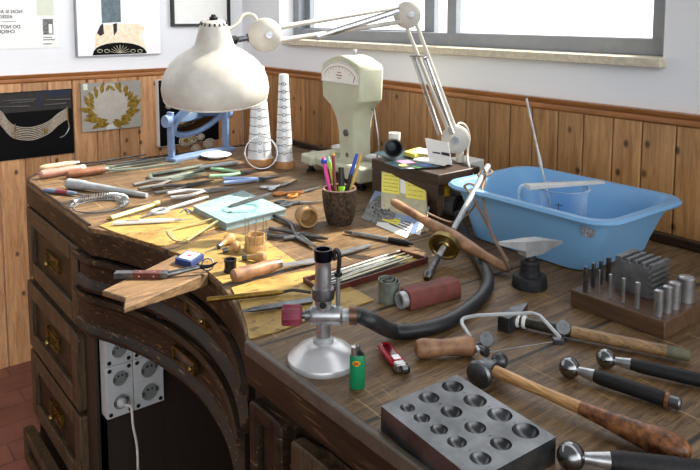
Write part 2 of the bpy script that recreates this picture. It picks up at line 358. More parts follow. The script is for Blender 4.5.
# window: grey aluminium, two sliding sashes, stone sill
sx0, sx1 = ony(281, 43, YB-.02).x, ony(659.5, 64, YB-.02).x
sz1 = ony(659.5, 58.6, YB-.02).z; sz0 = ony(659, 68.3, YB-.02).z
struct('trim_5', MB().bx(sx0, sx1, YB-.02, y0+.14, sz0, sz1), 'stone', bev=.003)
yf = y0+.075
win = MB()
def fr(mb, x0, x1, z0, z1, ya, yb, w, wb=None):
    wb = wb or w
    mb.bx(x0, x0+w, ya, yb, z0, z1); mb.bx(x1-w, x1, ya, yb, z0, z1); mb.bx(x0+w, x1-w, ya, yb, z0, z0+wb); mb.bx(x0+w, x1-w, ya, yb, z1-w, z1); return mb
wzb = sz1
fr(win, wx0+.005, wx1-.002, wzb, wz1, yf, yf+.07, .045)
window = struct('window_1', win, 'alu', bev=.002)
gz = ony(640, 37.8, yf+.02).z; gz2 = ony(302, 28, yf+.04).z
xm = ony(457, 20, yf+.02).x; xm2 = ony(430, 20, yf+.045).x
obj('sash', fr(MB(), xm-.035, wx1-.03, wzb+.02, wz1-.02, yf+.005, yf+.03, .045, gz-wzb-.02), 'alu', window, bev=.002)
obj('sash', fr(MB(), wx0+.04, xm2+.03, wzb+.02, wz1-.02, yf+.036, yf+.062, .05, max(.03, gz2-wzb-.02)), 'alu', window, bev=.002)
pm, n, l, b = nt('thin_window_glass')
tr = n.new('ShaderNodeBsdfTransparent'); gl = n.new('ShaderNodeBsdfGlossy'); gl.inputs['Roughness'].default_value = .02
mx = n.new('ShaderNodeMixShader'); mx.inputs[0].default_value = .06; l.new(tr.outputs[0], mx.inputs[1]); l.new(gl.outputs[0], mx.inputs[2]); l.new(mx.outputs[0], n['Material Output'].inputs['Surface'])
obj('pane', MB().bx(xm+.005, wx1-.07, yf+.015, yf+.019, gz-.005, wz1-.06), pm, window)
obj('pane', MB().bx(wx0+.085, xm2-.015, yf+.047, yf+.051, gz2-.005, wz1-.06), pm, window)

# ------------------------------------------------------------------ pictures on the left wall
def W(px, py, d=0.): return onx(px, py, XL+d)
def wslab(pts, d, t, upright=False): return MB().slab([W(x, y, d) for x, y in pts], (t, 0, 0))
def wrect(px0, pya, px1, pyb, d, t):    # upright rectangle from two image corners
    a, b = W(px0, pya, d), W(px1, pyb, d); return MB().bx(XL+d, XL+d+t, min(a.y,b.y), max(a.y,b.y), min(a.z,b.z), max(a.z,b.z))
def wT(p): return Matrix(((0,0,1,p.x),(1,0,0,p.y),(0,1,0,p.z),(0,0,0,1)))
PL = -.0115
t = thing('notice_poster', 'white paper notice with mirrored black lettering on the left wall', 'poster', W(30, 47, PL))
a = W(58.5, 47.5, PL); obj('sheet', MB().bx(XL+PL, XL+PL+.002, a.y-.75, a.y, a.z, 2.3), 'paper', t)
k = PL+.002
for (px, py, s, sz) in ((22.5, 13.2, 'NON SI ACCETTANO', 3.3), (12.5, 18.2, 'ASSEGNI', 3.3), (20.5, 28.2, 'DO NOT ACCEPT', 3.3), (15, 33, 'CHEQUES', 3.3)):
    p = W(px, py, k); text('lettering', s, 'ink', wT(p), m(sz, p)*1.4, t, mirror=True)
obj('rule', wrect(2, 21.5, 16, 21.9, k, .0004), 'ink', t)
obj('green_print', wrect(36, -8, 54, 15.5, k, .0004), 'palegreen', t)
obj('small_photo', wrect(42.5, 19, 53.5, 34.5, k, .0004), 'photog', t)
obj('small_photo', wrect(48.5, 24, 52.5, 33.5, k+.0004, .0003), 'paper', t)
for py in (37, 39.3, 43.5):
    obj('caption', wrect(43, py, 55 if py > 38 and py < 42 else 52, py+.8, k, .0004), 'inkg', t)
t = thing('altar_print', 'unframed pale print of an ornate black and gold altar base', 'picture', W(116, 56, PL))
a, b = W(75.5, 56.3, PL), W(159, 52.8, PL); obj('backing', MB().bx(XL+PL, XL+PL+.018, a.y, b.y, min(a.z, b.z)-.002, 1.95), 'alu', t)
k = PL+.018; obj('print', MB().bx(XL+k, XL+k+.001, a.y+.006, b.y, min(a.z, b.z), 1.945), 'lavender', t); k += .001
obj('peach_drapery', wslab([(95, 49), (95.5, 34), (99, 30), (103, 25), (118, 24), (128, 24), (140, 24), (144, 28), (141, 36), (143, 40), (147, 51)], k, .0005), 'peach', t)  # print colours paled, the overbright light on it put into them
obj('pillar', wslab([(100.5, -10), (120, -10), (121, 22), (102, 23)], k+.0005, .0005), 'teal', t)
obj('pillar', wslab([(100, 26), (103, 23), (104, 34), (100, 36), (97, 33)], k+.0006, .0005), 'pnavy', t)
obj('pillar', wslab([(113, 24), (117, 23), (117, 31), (114, 36)], k+.0006, .0005), 'pnavy', t)
arc = [(92.5, 55.4)]+[(120-27*math.cos(PI*i/12), 55-12.5*math.sin(PI*i/12)**.8) for i in range(1, 12)]+[(147, 53.2)]
obj('dark_mound', wslab(arc, k+.0007, .0006), 'pblack', t)
mb = MB()
for i in range(9):
    q = PI*(i+.5)/9; p0 = W(120, 53, k+.0018); p1 = W(120-10*math.cos(q), 53-8*math.sin(q), k+.0018); mb.tube([p0, p1], .0018, 5, flat=.5)
for cx in (100, 107, 133, 140):
    c = W(cx, 51, k+.0018); mb.tube([c+Vector((0, .011*math.cos(2*PI*i/10), .007*math.sin(2*PI*i/10))) for i in range(10)], .0016, 5, closed=True, flat=.5)
obj('gold_tracery', mb, 'bone', t)
t = thing('framed_print', 'thin black framed print hanging near the room corner', 'picture', W(199, 26, PL))
a, b = W(170.5, 26.5, PL), W(228.5, 24, PL); zb = min(a.z, b.z)
mb = MB(); y_0, y_1 = a.y, b.y; d0, d1 = XL+PL, XL+PL+.022
mb.bx(d0, d1, y_0, y_0+.012, zb, 1.9); mb.bx(d0, d1, y_1-.012, y_1, zb, 1.9); mb.bx(d0, d1, y_0+.012, y_1-.012, zb, zb+.012); mb.bx(d0, d1, y_0+.012, y_1-.012, 1.888, 1.9)
obj('frame', mb, 'black', t); obj('mount', MB().bx(d0, d0+.008, y_0+.012, y_1-.012, zb+.012, 1.888), 'paper', t)
t = thing('necklace_photo', 'black photo of a pearl strand collar pinned to the pine boarding', 'picture', W(36, 156))
a, b, c = W(-42, 160, 0), W(74, 152.5, 0), W(72.5, 88.5, 0)
obj('panel', MB().bx(XL, XL+.006, a.y, b.y, b.z, c.z), 'pblack', t); k = .006
obj('bench_scene', MB().bx(XL+k, XL+k+.0005, a.y, b.y-.004, W(72, 108, k).z, c.z-.003), 'pnavy', t)
mb = MB()
for i, (q0, q1, e0, e1) in enumerate(((2, 36, 101, 99), (0, 30, 107, 106), (44, 66, 105, 103), (10, 34, 103, 101), (46, 70, 100, 99))):
    mb.tube([W(q0, e0, k+.002), W(q1, e1, k+.002)], [.004, .007], 8, flat=.35)
obj('tool_print', mb, 'mgrey', t)
obj('dish_print', MB().slab([W(44+13*(1-math.cos(PI*i/10)), 90+7*math.sin(PI*i/10), k+.0006) for i in range(11)], (.0006, 0, 0)), 'dblue', t)
obj('post_print', wrect(37, 92, 41, 108, k+.0006, .0006), 'dblue', t)
mb = MB()
for j in range(8):
    o = j*1.75
    mb.tube(curve([W(-14, 106+o*.6, k+.0025), W(0, 111+o*1.05, k+.0025), (W(8, 121+o*1., k+.0025)), W(16, 126.5+o*.98, k+.0025), W(32, 127.5+o, k+.0025), W(48, 122+o*.95, k+.0025), W(58, 114+o*.9, k+.0025), W(67, 108.5+o*.85, k+.0025)], 5), .0035, 6, flat=.6)
obj('pearl_collar', mb, 'pearl', t)
mb = MB()
for i in range(7):
    q = 2*PI*i/7; c = W(45, 130.5, k+.005); mb.tube([c, c+Vector((0, .014*math.cos(q), .014*math.sin(q)))], [.003, .004], 6, flat=.5)
obj('gold_clasp', mb, 'gold', t); obj('gold_bar', MB().tube([W(15, 124, k+.004), W(15.5, 139, k+.004)], .003, 6), 'gold', t); obj('gold_bar', MB().tube([W(67, 107, k+.004), W(68, 121, k+.004)], .003, 6), 'gold', t)
obj('chain', MB().tube(curve([W(68, 121, k+.003), W(69, 128, k+.003), W(65, 135, k+.003), W(60, 137.5, k+.003)]), .002, 5), 'steel', t)
t = thing('wreath_photo', 'grey photo of a golden laurel wreath on the pine boarding', 'picture', W(110, 130))
a, b = W(81.5, 132, 0), W(139.3, 80, 0); obj('panel', MB().bx(XL, XL+.014, a.y, b.y, a.z, b.z), 'pgrey', t); k = .014
c = W(111, 105, k); ry = abs(W(136, 105, k).y-c.y); rz_ = abs(W(111, 83, k).z-c.z)
obj('pale_disc', MB().slab([c+Vector((0, ry*math.cos(2*PI*i/40), rz_*math.sin(2*PI*i/40))) for i in range(40)], (.0004, 0, 0)), 'pgrey2', t)
obj('pale_label', wrect(83, 84, 87.5, 90, k, .0005), 'palegreen', t); obj('pale_label', wrect(106, 125, 117, 128.5, k, .0006), 'alupowder', t)
mb = MB(); rnd = random.Random(5)
for i in range(46):
    q = R(-255+330*i/45)+rnd.uniform(-.05, .05); ra = (.66, .82, .74)[i % 3]; big = 1.25 if math.sin(q) < .1 else .8
    p = c+Vector((.0012+.0003*(i % 4), ry*ra*math.cos(q), rz_*ra*math.sin(q)))
    tdir = Vector((0, -ry*math.sin(q)*(-1 if math.cos(q) > 0 else 1), rz_*math.cos(q)*(-1 if math.cos(q) > 0 else 1))).normalized()*-1
    out = Vector((0, math.cos(q), math.sin(q))); dr = (tdir*.7+out*rnd.uniform(.2, .9)).normalized(); nn = Vector((1, 0, 0)).cross(dr); L = .043*big
    mb.slab([p, p+dr*L*.35+nn*L*.2, p+dr*L*.7+nn*L*.16, p+dr*L, p+dr*L*.7-nn*L*.16, p+dr*L*.35-nn*L*.2], (.0006, 0, 0))
obj('laurel_leaves', mb, 'gold', t)
t = thing('coin_photo', 'black mounted photo of coins with white edge, behind the blue mirror stand', 'picture', W(188, 155, .02))
a, b = W(160, 155, .035), W(219, 150, .035); zt = W(160, 80, .035).z
obj('panel', MB().bx(XL+.001, XL+.035, a.y, b.y, .86, zt), 'white', t); obj('print', MB().bx(XL+.035, XL+.0365, a.y+.002, b.y, .862, zt-.002), 'pblack', t)
mb = MB(); k = .0365
for (px, py, rr) in ((186, 141, 7), (193, 140, 5.5), (201, 137, 4), (209.5, 144, 6.5), (196, 149, 5), (169, 106, 3.6), (176, 103, 3.5), (170, 98, 3)):
    c = W(px, py, k+.001); r_ = m(rr, c); mb = MB()
    mb.slab([c+Vector((-.0008, r_*.8*math.cos(2*PI*i/20), r_*.64*math.sin(2*PI*i/20))) for i in range(20)], (.0008, 0, 0))
    for f in (1, .6): mb.tube([c+Vector((0, r_*f*math.cos(2*PI*i/20), r_*f*.8*math.sin(2*PI*i/20))) for i in range(20)], r_*.09, 6, closed=True, flat=.4)
    obj('coin_print', mb, 'pearl', t)
for (px, py, rr) in ((187, 139, 4.6), (194, 138, 3.2)):
    mb = MB(); c = W(px, py, k+.0012); r_ = m(rr, c); mb.slab([c+Vector((0, r_*math.cos(2*PI*i/16), r_*.8*math.sin(2*PI*i/16))) for i in range(16)], (.0005, 0, 0))
    obj('gold_coin_print', mb, 'gold', t)

# ------------------------------------------------------------------ the bench
AX, AY, AR = -1.377, -.2315, .88; AT = R(26.66)
YF = .554; XE = .3; XLB = -2.52; YBB = 1.6
def arcp(t, d=0.): return (AX+(AR+d)*math.sin(t), AY+(AR+d)*math.cos(t))
def bench_outline(grow=0.):
    P = [(XE, YBB), (XLB, YBB)]
    for i in range(9):
        q = PI/2*i/8; P.append((XLB+.14*(1-math.cos(q)), YF+.135*(1-math.sin(q))))
    P.append((-1.772, YF))
    for i in range(1, 24): P.append(arcp(-AT+2*AT*i/24))
    P += [(-.982, YF), (XE, YF)]
    return P
bench = thing('workbench', 'scratched dark oak jewellers workbench with a curved cut-out front', 'workbench', (-1.2, 1.1, 0))
TH = .074
obj('tabletop', MB().prism(bench_outline(), BT-.012, BT), 'table', bench, bev=.0015)
# dark edge under the top surface, kept just inside it
P = [(x, y) for x, y in bench_outline()]
obj('apron', MB().prism(P, BT-TH, BT-.0121), 'edge', bench, bev=.004)
mb = MB(); mb.bx(-.98, XE, YF-.006, YF+.006, BT-.02, BT+.004); obj('edge_lip', mb, mat('greyed_lip_wood', '5b5248', .45, 0, .2, 40, .1), bench, bev=.003)
lp = [(XLB+.006, YBB-.02), (XLB+.006, .75)]+[(XLB+.006+.135*(1-math.cos(PI/2*i/8)), YF+.006+.13*(1-math.sin(PI/2*i/8))) for i in range(9)]+[(-1.79, YF+.005)]
mb = MB(); mb.tube([(x, y, BT+.001) for x, y in lp], .005, 8); obj('edge_lip', mb, 'edgey', bench)
obj('back_board', MB().bx(XLB+.01, XE, YBB-.022, YBB, BT, BT+.022), 'edge', bench, bev=.003)
# carcass
XA0, XA1, XB0 = -2.395, -1.785, -.965
z0 = BT-TH
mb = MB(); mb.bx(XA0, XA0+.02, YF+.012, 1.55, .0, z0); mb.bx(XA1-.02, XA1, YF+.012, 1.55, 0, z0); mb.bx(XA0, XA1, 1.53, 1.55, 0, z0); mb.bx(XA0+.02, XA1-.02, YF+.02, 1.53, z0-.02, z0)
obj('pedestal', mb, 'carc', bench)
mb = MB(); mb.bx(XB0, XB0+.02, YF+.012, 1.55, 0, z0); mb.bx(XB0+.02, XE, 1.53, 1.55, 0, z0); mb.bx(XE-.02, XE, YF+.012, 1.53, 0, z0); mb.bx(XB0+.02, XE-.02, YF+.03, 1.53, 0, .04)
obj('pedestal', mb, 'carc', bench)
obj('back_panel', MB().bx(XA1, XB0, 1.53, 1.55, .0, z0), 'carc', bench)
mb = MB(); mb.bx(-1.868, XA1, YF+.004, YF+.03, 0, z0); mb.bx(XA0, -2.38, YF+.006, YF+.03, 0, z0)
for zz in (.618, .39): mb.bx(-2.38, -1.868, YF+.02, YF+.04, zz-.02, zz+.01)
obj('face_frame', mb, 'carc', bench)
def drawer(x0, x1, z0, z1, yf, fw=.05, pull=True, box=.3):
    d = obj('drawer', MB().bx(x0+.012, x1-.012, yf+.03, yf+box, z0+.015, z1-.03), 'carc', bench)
    mb = MB(); fr(mb, x0, x1, z0, z1, yf, yf+.03, fw); obj('drawer_frame', mb, 'frame', d, bev=.004)
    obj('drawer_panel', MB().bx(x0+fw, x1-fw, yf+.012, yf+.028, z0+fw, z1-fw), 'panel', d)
    cx, cz = (x0+x1)/2, (z0+z1)/2
    if pull:
        mb = MB(); fr(mb, cx-.06, cx+.06, cz-.022, cz+.022, yf+.003, yf+.012, .004); mb.bx(cx-.06, cx+.06, yf+.01, yf+.0125, cz-.022, cz+.022)
        obj('pull_plate', mb, 'dbrass', d, bev=.001)
        mb = MB(); mb.tube([(cx+.012, yf+.012, cz), (cx+.012, yf-.012, cz)], [.004, .007], 12); mb.ball((cx+.012, yf-.012, cz), .008, 12)
        obj('pull', mb, 'brass', d)
    return d
drawer(-2.382, -1.874, .63, .852, YF-.008)
drawer(-2.382, -1.872, .394, .612, YF-.016)
drawer(-2.382, -1.872, .16, .378, YF-.016)
drawer(-2.382, -1.885, .008, .118, YF-.05, .03, False)
# open bottom drawer keeps its dark inside; curved moulded drawers in the cut-out
def arc_drawer(zlo, zhi, d0, hx, hz):
    zc = zhi-zlo; N = 26
    prof = [(.007, 0), (-.004, 0), (-.008, .012), (-.002, .02), (.004, .026), (.005, zc*.3), (.008, zc*.34), (.008, zc*.62), (.005, zc*.66), (.004, zc-.026), (-.004, zc-.02), (-.01, zc-.012), (-.006, zc), (.007, zc)]
    rs = [[(-1.86, YF-.008+d0*.5+q, zlo+h) for q, h in prof], [(-1.79, YF-.006+d0*.5+q, zlo+h) for q, h in prof]]
    for i in range(N+1):
        t = -AT+.012+(2*AT-.024)*i/N
        rs.append([(*arcp(t, d0+q), zlo+h) for q, h in prof])
    d = obj('curved_drawer', MB().rings(rs), 'moul', bench, ang=30)
    # brass slot pull
    t0 = math.asin((hx-AX)/AR); mb = MB(); T = frame((*arcp(t0, d0-.004), hz), (math.cos(t0), -math.sin(t0), 0))
    mb = MB(T); L = .052
    fr2 = lambda x0,x1,za,zb,w: [mb.bx(x0,x1,-.006,.006,za,za+w), mb.bx(x0,x1,-.006,.006,zb-w,zb), mb.bx(x0,x0+w,-.006,.006,za+w,zb-w), mb.bx(x1-w,x1,-.006,.006,za+w,zb-w)]
    fr2(-L, L, -.016, .016, .003); obj('pull_frame', mb, 'dbrass', d, bev=.001)
    mb = MB(T); mb.bx(-L+.003, L-.003, .001, .004, -.013, .013); obj('pull_plate', mb, 'dsteel', d)
    mb = MB(T); mb.ball((L*.72, -.006, -.003), .006, 12); obj('pull', mb, 'brass', d)
def arc_hit(px, py, dz):        # where the ray through a pixel meets the curved drawer front
    r = ray(px, py); best = None
    for i in range(400):
        t = -AT+2*AT*i/399; x, y = arcp(t, 0)
        k = (x*r.y-y*r.x)
        if best is None or abs(k) < best[0]: best = (abs(k), x, H+r.z*(y/r.y))
    return best[1], best[2]
h1 = arc_hit(200, 312, 0); h2 = arc_hit(191.5, 358, 0)
arc_drawer(.762, BT-TH-.004, -.004, *h1)
arc_drawer(.648, .756, -.012, *h2)
# right-hand pedestal front: raised panel then door frames
mb = MB(); mb.bx(XB0, -.845, YF+.006, YF+.03, 0, z0); mb.bx(-.845, XE, YF+.018, YF+.03, 0, z0); obj('face_frame', mb, 'moul', bench)
def rpanel(x0, x1, z0, z1, kind):
    d = obj(kind, MB().bx(x0+.02, x1-.02, YF-.001, YF+.016, z0+.02, z1-.02), 'panel', bench, bev=.003)
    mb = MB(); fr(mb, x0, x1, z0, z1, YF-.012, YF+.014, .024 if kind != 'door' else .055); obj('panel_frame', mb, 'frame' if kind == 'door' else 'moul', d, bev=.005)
    return d
rpanel(-.958, -.862, .70, .842, 'raised_panel'); rpanel(-.958, -.862, .40, .68, 'raised_panel'); rpanel(-.958, -.862, .06, .38, 'raised_panel')
rpanel(-.835, -.42, .06, .835, 'door'); rpanel(-.40, .0, .06, .835, 'door')

# bench pin wedge
def pinp(px, py, h): return B(px, py, h)
a, b, c, d = pinp(176, 254.5, .004), pinp(208.5, 272.5, .004), pinp(123.5, 308, .004), pinp(101.5, 290.5, .004)
e = pinp(118, 301, .004).lerp((a+b)/2, .08)
mb = MB(); top = [a, b, c, e, d]; bot = [a-Z*.03, b-Z*.03, c-Z*.012, e-Z*.012, d-Z*.012]
mb.rings([bot, top]); tag(obj('bench_pin', mb, 'pinwood', bev=.003), 'notched light wooden bench pin jutting out of the curved cut-out', 'bench pin')

# ochre boards lying on the bench
def sheet(px, label, h0=.0002, th=.003):
    mb = MB().prism([B(x, y)[:2] for x, y in px], BT+h0, BT+h0+th)
    return tag(obj('thin_board', mb, 'ochre', bev=.0008), label, 'board')
sheet([(99, 226.5), (122, 219), (160, 212.5), (192, 208), (222, 226.5), (200, 235), (165, 246.5), (158, 246.5), (131, 238.5), (112, 232)], 'ochre board at the left of the cut-out, under the white scriber')
sheet([(170, 252), (205, 238.5), (226, 233), (262, 239), (297, 263), (222, 284.5), (208, 272.5), (196, 263), (183, 256)], 'ochre board behind the bench pin, under the engraving tools')
sheet([(231, 289), (258, 281), (283, 276), (318, 270), (345, 285), (374, 301), (332, 315), (305, 322), (283, 331), (249, 340.5), (246, 324), (240, 306)], 'ochre board beside the red burner knob, under the brass tube')
# ------------------------------------------------------------------ tools on the bench (left half)
OC = .0034
def A2(p): return Vector((p[0], p[1], 0))
def file_tool(name, label, cat, pa, pf, pt, rh, hm, bm_, bl_w, bl_t, ferr='steel', h=0., group=None, taper=.5):
    a, f, t = B(*pa, h), B(*pf, h), B(*pt, h); r = rh
    o = thing(name, label, cat, A2((a+t)/2)+Z*(BT+h), group)
    up = Z*r
    obj('handle', rod_between(MB(), a+up, f+up, [(0, r*.5), (.04, r*.85), (.2, r), (.45, r*.86), (.7, r*.95), (.9, r*.75), (1, r*.6)], 14), hm, o)
    d = (f-a).normalized(); obj('ferrule', MB().cyl(f+up-d*.012, f+up+d*.004, r*.72, r*.6, 14), ferr, o)
    L = (t-f).length; T = frame(f+Z*(r*.7), d); mb = MB(T); w, k = bl_w/2, bl_t/2; z1 = -r*.7+k+.0004
    S = [(0, .5, 0), (.1, .9, z1*.3), (.3, 1, z1), (.85, (1+taper)/2, z1), (1, taper, z1)]
    mb.rings([[(L*q, -w*s, zz-k), (L*q, w*s, zz-k), (L*q, w*s, zz+k), (L*q, -w*s, zz+k)] for q, s, zz in S])
    obj('blade', mb, bm_, o); return o
def bar(name, label, cat, pa, pb, prof, mt, h=0., flat=1., group=None, rmax=None):
    a, b = B(*pa, h), B(*pb, h); r = max(q for t, q in prof)
    return tag(obj(name, rod_between(MB(), a+Z*r*flat, b+Z*r*flat, prof, 12, flat), mt), label, cat, group)
# along the left edge: files
file_tool('file', 'long file with pale worn handle nearest the left wall', 'file', (40, 172), (78, 166), (150, 156.5), .012, 'palewood', 'dsteel', .014, .005)
file_tool('file', 'file with pinkish handle and white ferrule', 'file', (39.5, 179.5), (84, 172), (166, 158.5), .0155, 'pinkwood', 'ggreen', .016, .005, 'white')
file_tool('file', 'file with reddish brown handle behind the grey torch', 'file', (66, 179), (107.5, 173.5), (183, 164.5), .0145, 'brownwood', 'ggreen', .017, .006)
bar('file', 'short dark bare file lying along the back left rim', 'file', (106, 165), (150, 159.5), [(0, .003), (.1, .006), (.9, .006), (1, .004)], 'dgrey', 0, .5)
bar('steel_rod', 'thin bare steel rod beside the blue mirror foot', 'rod', (112, 169.5), (168, 161.5), [(0, .003), (.5, .004), (1, .002)], 'ggreen', 0, .7)
# grey torch handle
a, b = B(68, 188.5), B(147, 198); o = thing('torch_handle', 'tapering grey torch handle lying behind the wire coil', 'torch', A2((a+b)/2)+Z*BT)
obj('body', rod_between(MB(), a+Z*.0165, a.lerp(b, .24)+Z*.0165, [(0, .013), (.06, .0165), (.9, .0155), (1, .013)], 18), 'greyw2', o)
obj('tube', rod_between(MB(), a.lerp(b, .24)+Z*.0165, b+Z*.008, [(0, .013), (.5, .0105), (1, .007)], 18), 'greyw2', o)
# knife
a, b = B(44, 192.5), B(92, 198); o = thing('knife', 'small blue and brown handled knife at the left bench edge', 'knife', A2((a+b)/2)+Z*BT)
q = lambda t, h=.008: a.lerp(b, t)+Z*h
obj('handle', rod_between(MB(), q(0), q(.28), [(0, .005), (.2, .009), (1, .009)], 12, .8), mat('dusty_blue_handle', '6f7f9a', .5), o)
obj('grip_band', rod_between(MB(), q(.28), q(.52), [(0, .0092), (1, .009)], 12, .8), 'maroon', o)
obj('bolster', rod_between(MB(), q(.52), q(.68), [(0, .0085), (1, .006)], 12, .8), mat('dusty_blue_bolster', '6f7f9a', .5), o)
obj('blade', rod_between(MB(), q(.68, .007), q(1, .004), [(0, .005), (.6, .005), (1, .001)], 8, .5), 'dsteel', o)
# wire spring coil ring
cc = B(99, 206.5); rr = m(25.5, cc); pts = []
turns = 34; cr = .0095
for i in range(turns*12+1):
    s = i/(turns*12); q = R(-15)+R(205)*s + YAW
    ctr = Vector((cc.x+rr*math.cos(q), cc.y+rr*math.sin(q), BT+cr+.0015)); rad = Vector((math.cos(q), math.sin(q), 0)); w = 2*PI*turns*s
    pts.append(ctr+rad*cr*math.cos(w)+Z*cr*math.sin(w))
mb = MB(); mb.tube(pts, .0016, 5)
ring = [Vector((cc.x+rr*.92*math.cos(2*PI*i/40), cc.y+rr*.92*math.sin(2*PI*i/40), BT+.002)) for i in range(40)]
o = thing('wire_coil', 'bent coil of bright spring wire near the left bench edge', 'wire coil', A2(cc)+Z*BT)
obj('spring', mb, 'steel', o); obj('ring', MB().tube(ring, .0016, 6, closed=True), 'steel', o)
# pin vise (pale brass)
a, b = B(109, 221.5), B(157, 206.5); o = thing('pin_vise', 'pale brass pin vise with knurled knob end', 'pin vise', A2((a+b)/2)+Z*BT)
q = lambda t, h=.0075: a.lerp(b, t)+Z*h
obj('body', rod_between(MB(), q(.03), q(.93), [(0, .006), (.03, .0075), (.97, .007), (1, .005)], 6), 'palebrass', o)
obj('knob', rod_between(MB(), q(.92, .009), q(1.06, .009), [(0, .005), (.25, .009), (.8, .009), (1, .006)], 12), 'palebrass', o)
obj('tip', rod_between(MB(), q(-.04), q(.03), [(0, .002), (1, .005)], 10), 'dbrass', o)
# ring gauge / looped probe
a, b = B(141, 219.5), B(208, 199); o = thing('loop_probe', 'grey steel probe with an oval loop near its tip', 'probe', A2((a+b)/2)+Z*BT)
q = lambda t, h=.006: a.lerp(b, t)+Z*h
obj('tip', rod_between(MB(), q(0, .004), q(.17), [(0, .0025), (1, .005)], 10), 'dgrey', o)
d = (b-a).normalized(); nn = Z.cross(d); c = q(.26, .007)
obj('loop', MB().tube([c+d*(.024*math.cos(2*PI*i/24))+nn*(.017*math.sin(2*PI*i/24)) for i in range(24)], .0055, 8, closed=True), 'greyw2', o)
obj('shaft', rod_between(MB(), q(.33), q(1), [(0, .0055), (.6, .0065), (1, .005)], 12), 'greyw2', o)
# little swivel clip beside the loop probe
a = B(189, 210.5); o = thing('wire_clip', 'tiny steel swivel clip on the bench between probe and mint block', 'clip', A2(a)+Z*BT)
obj('jaw', MB().tube(curve([B(180, 213, .003), B(186, 209, .006), B(193, 213, .003)], 4), .002, 8), 'dsteel', o); obj('jaw', MB().tube(curve([B(184, 208.5, .003), B(188, 211, .006), B(189, 214.5, .003)], 4), .002, 8), 'steel', o)
# white scriber
a, b = B(113, 225.5, OC), B(189, 221.5, OC); o = thing('scriber', 'white handled scriber lying across the left ochre board', 'scriber', A2((a+b)/2)+Z*(BT+OC))
q = lambda t, h=.006: a.lerp(b, t)+Z*h
obj('handle', rod_between(MB(), q(0), q(.8), [(0, .004), (.05, .0062), (.8, .0062), (1, .004)], 10, .9), 'white', o)
obj('point', rod_between(MB(), q(.8), q(1.0), [(0, .0035), (.3, .004), (.5, .002), (1, .001)], 10), 'steel', o); obj('red_mark', rod_between(MB(), q(.17, .0072), q(.34, .0072), [(0, .0052), (1, .0052)], 8, 1), 'inkr', o)
# brass degree gauge
p0, p1, p2 = B(169, 231.5, OC), B(187, 241.5, OC), B(230, 214, OC+.012)
o = thing('degree_gauge', 'brass degree gauge with two arms and a curved scale', 'gauge', A2((p0+p1+p2)/3)+Z*(BT+OC))
def strip(p, q, w, t): return MB(frame(p, q-p)).box(((q-p).length/2, 0, t/2), ((q-p).length, w, t))
obj('arm', strip(p0, p2, .0085, .002), 'palebrass', o); obj('arm', strip(p1+Z*.002, p2+Z*.002, .0085, .002), 'palebrass', o)
c1 = curve([p0, B(172, 237, OC), B(178, 241.5, OC), p1+Z*.0], 5); mb = MB(); w = Vector((0.006, .004, 0))
mb.rings([[p-w, p+w, p+w+Z*.002, p-w+Z*.002] for p in c1]); obj('scale_arc', mb, 'palebrass', o)
obj('pivot', MB().cyl(p2+Z*-.001, p2+Z*.006, .005, .005, 14), 'brass', o)
obj('pointer', strip(p2, B(222, 216.5, OC+.014), .006, .002), 'palebrass', o)
# pliers
def pliers(label, h1, h2, piv, tip, hm, jm, rh=.006, jw=.016, jt=.010, name='pliers', h=0., cat='pliers', bow=.018, nose='flat', tiphole=False):
    a1, a2, p, t = B(*h1, h), B(*h2, h), B(*piv, h), B(*tip, h); zz = Z*(rh+.001)
    o = thing(name, label, cat, A2(p)+Z*(BT+h)); d = (t-p).normalized(); nn = Z.cross(d)
    for s, q in ((1, a1), (-1, a2)):
        side = 1 if (q-p).dot(nn) > 0 else -1
        mid = p.lerp(q, .5)+nn*(bow*side if (a1-p).dot(nn)*(a2-p).dot(nn) < 0 else bow*(1 if q is a1 else -1)*.6)
        pt = curve([p+zz, p.lerp(mid, .55)+zz, mid+zz, q.lerp(mid, .35)+zz, q+zz], 5); k = len(pt)
        obj('handle', MB().tube(pt, [rh*(.62+.38*min(1, 3*i/k)) for i in range(k-1)]+[rh*.6], 10, flat=.8), hm, o)
    L = (t-p).length; T = frame(p+zz, d)
    for s in (1, -1):
        mb = MB(T)
        if nose == 'round': mb.tube([(-.004, s*jw*.25, 0), (L*.25, s*jw*.26, 0), (L, s*jw*.1, 0)], [jw*.3, jw*.26, .0012], 10)
        else:
            e = s*.0004
            mb.rings([[(x, e, -k), (x, s*w, -k), (x, s*w, k), (x, e, k)] for x, w, k in ((-.008, jw*.5, jt*.5), (L*.2, jw*.5, jt*.5), (L*.45, jw*.36, jt*.42), (L, jw*.1, jt*.16))])
        obj('jaw', mb, jm, o)
    obj('rivet', MB().cyl(p+Z*.001, p+zz+Z*(jt*.5+.002), jw*.42, jw*.4, 16), jm, o)
    return o
# long spring tongs
pt = curve([B(202, 165.5, .006), B(175, 170.5, .006), B(155, 174, .006), B(150.5, 175.5, .006), B(152, 178.8, .006), B(163, 178.5, .006), B(185, 173.8, .006), B(203, 169, .006)], 6)
o = thing('spring_tongs', 'grey green U-shaped tongs with silver jaws', 'tongs', A2(B(180, 172))+Z*BT)
obj('bow', MB().tube(pt, .0075, 10, flat=.75), 'ggreen', o)
obj('jaw', rod_between(MB(), B(199, 167.5, .009), B(238, 162.5, .009), [(0, .008), (.25, .010), (.4, .009), (.55, .0105), (.9, .010), (1, .005)], 12, .8), 'greyw2', o)
pliers('grey pliers with brown-grey handles, rearmost of the three dark pairs', (133, 187), (138, 191), (172, 182), (206, 174.5), 'mgrey', 'ggreen', .0065)
pliers('slim dark pliers lying between two grey-handled pairs', (154, 195.5), (151, 190), (189, 187.5), (214, 182), 'dgrey', 'dgrey', .006, .015)
pliers('silver pliers with light grey plastic handles', (167, 196), (170, 200.5), (207, 193), (235, 190), 'lgrey', 'steel', .0068)
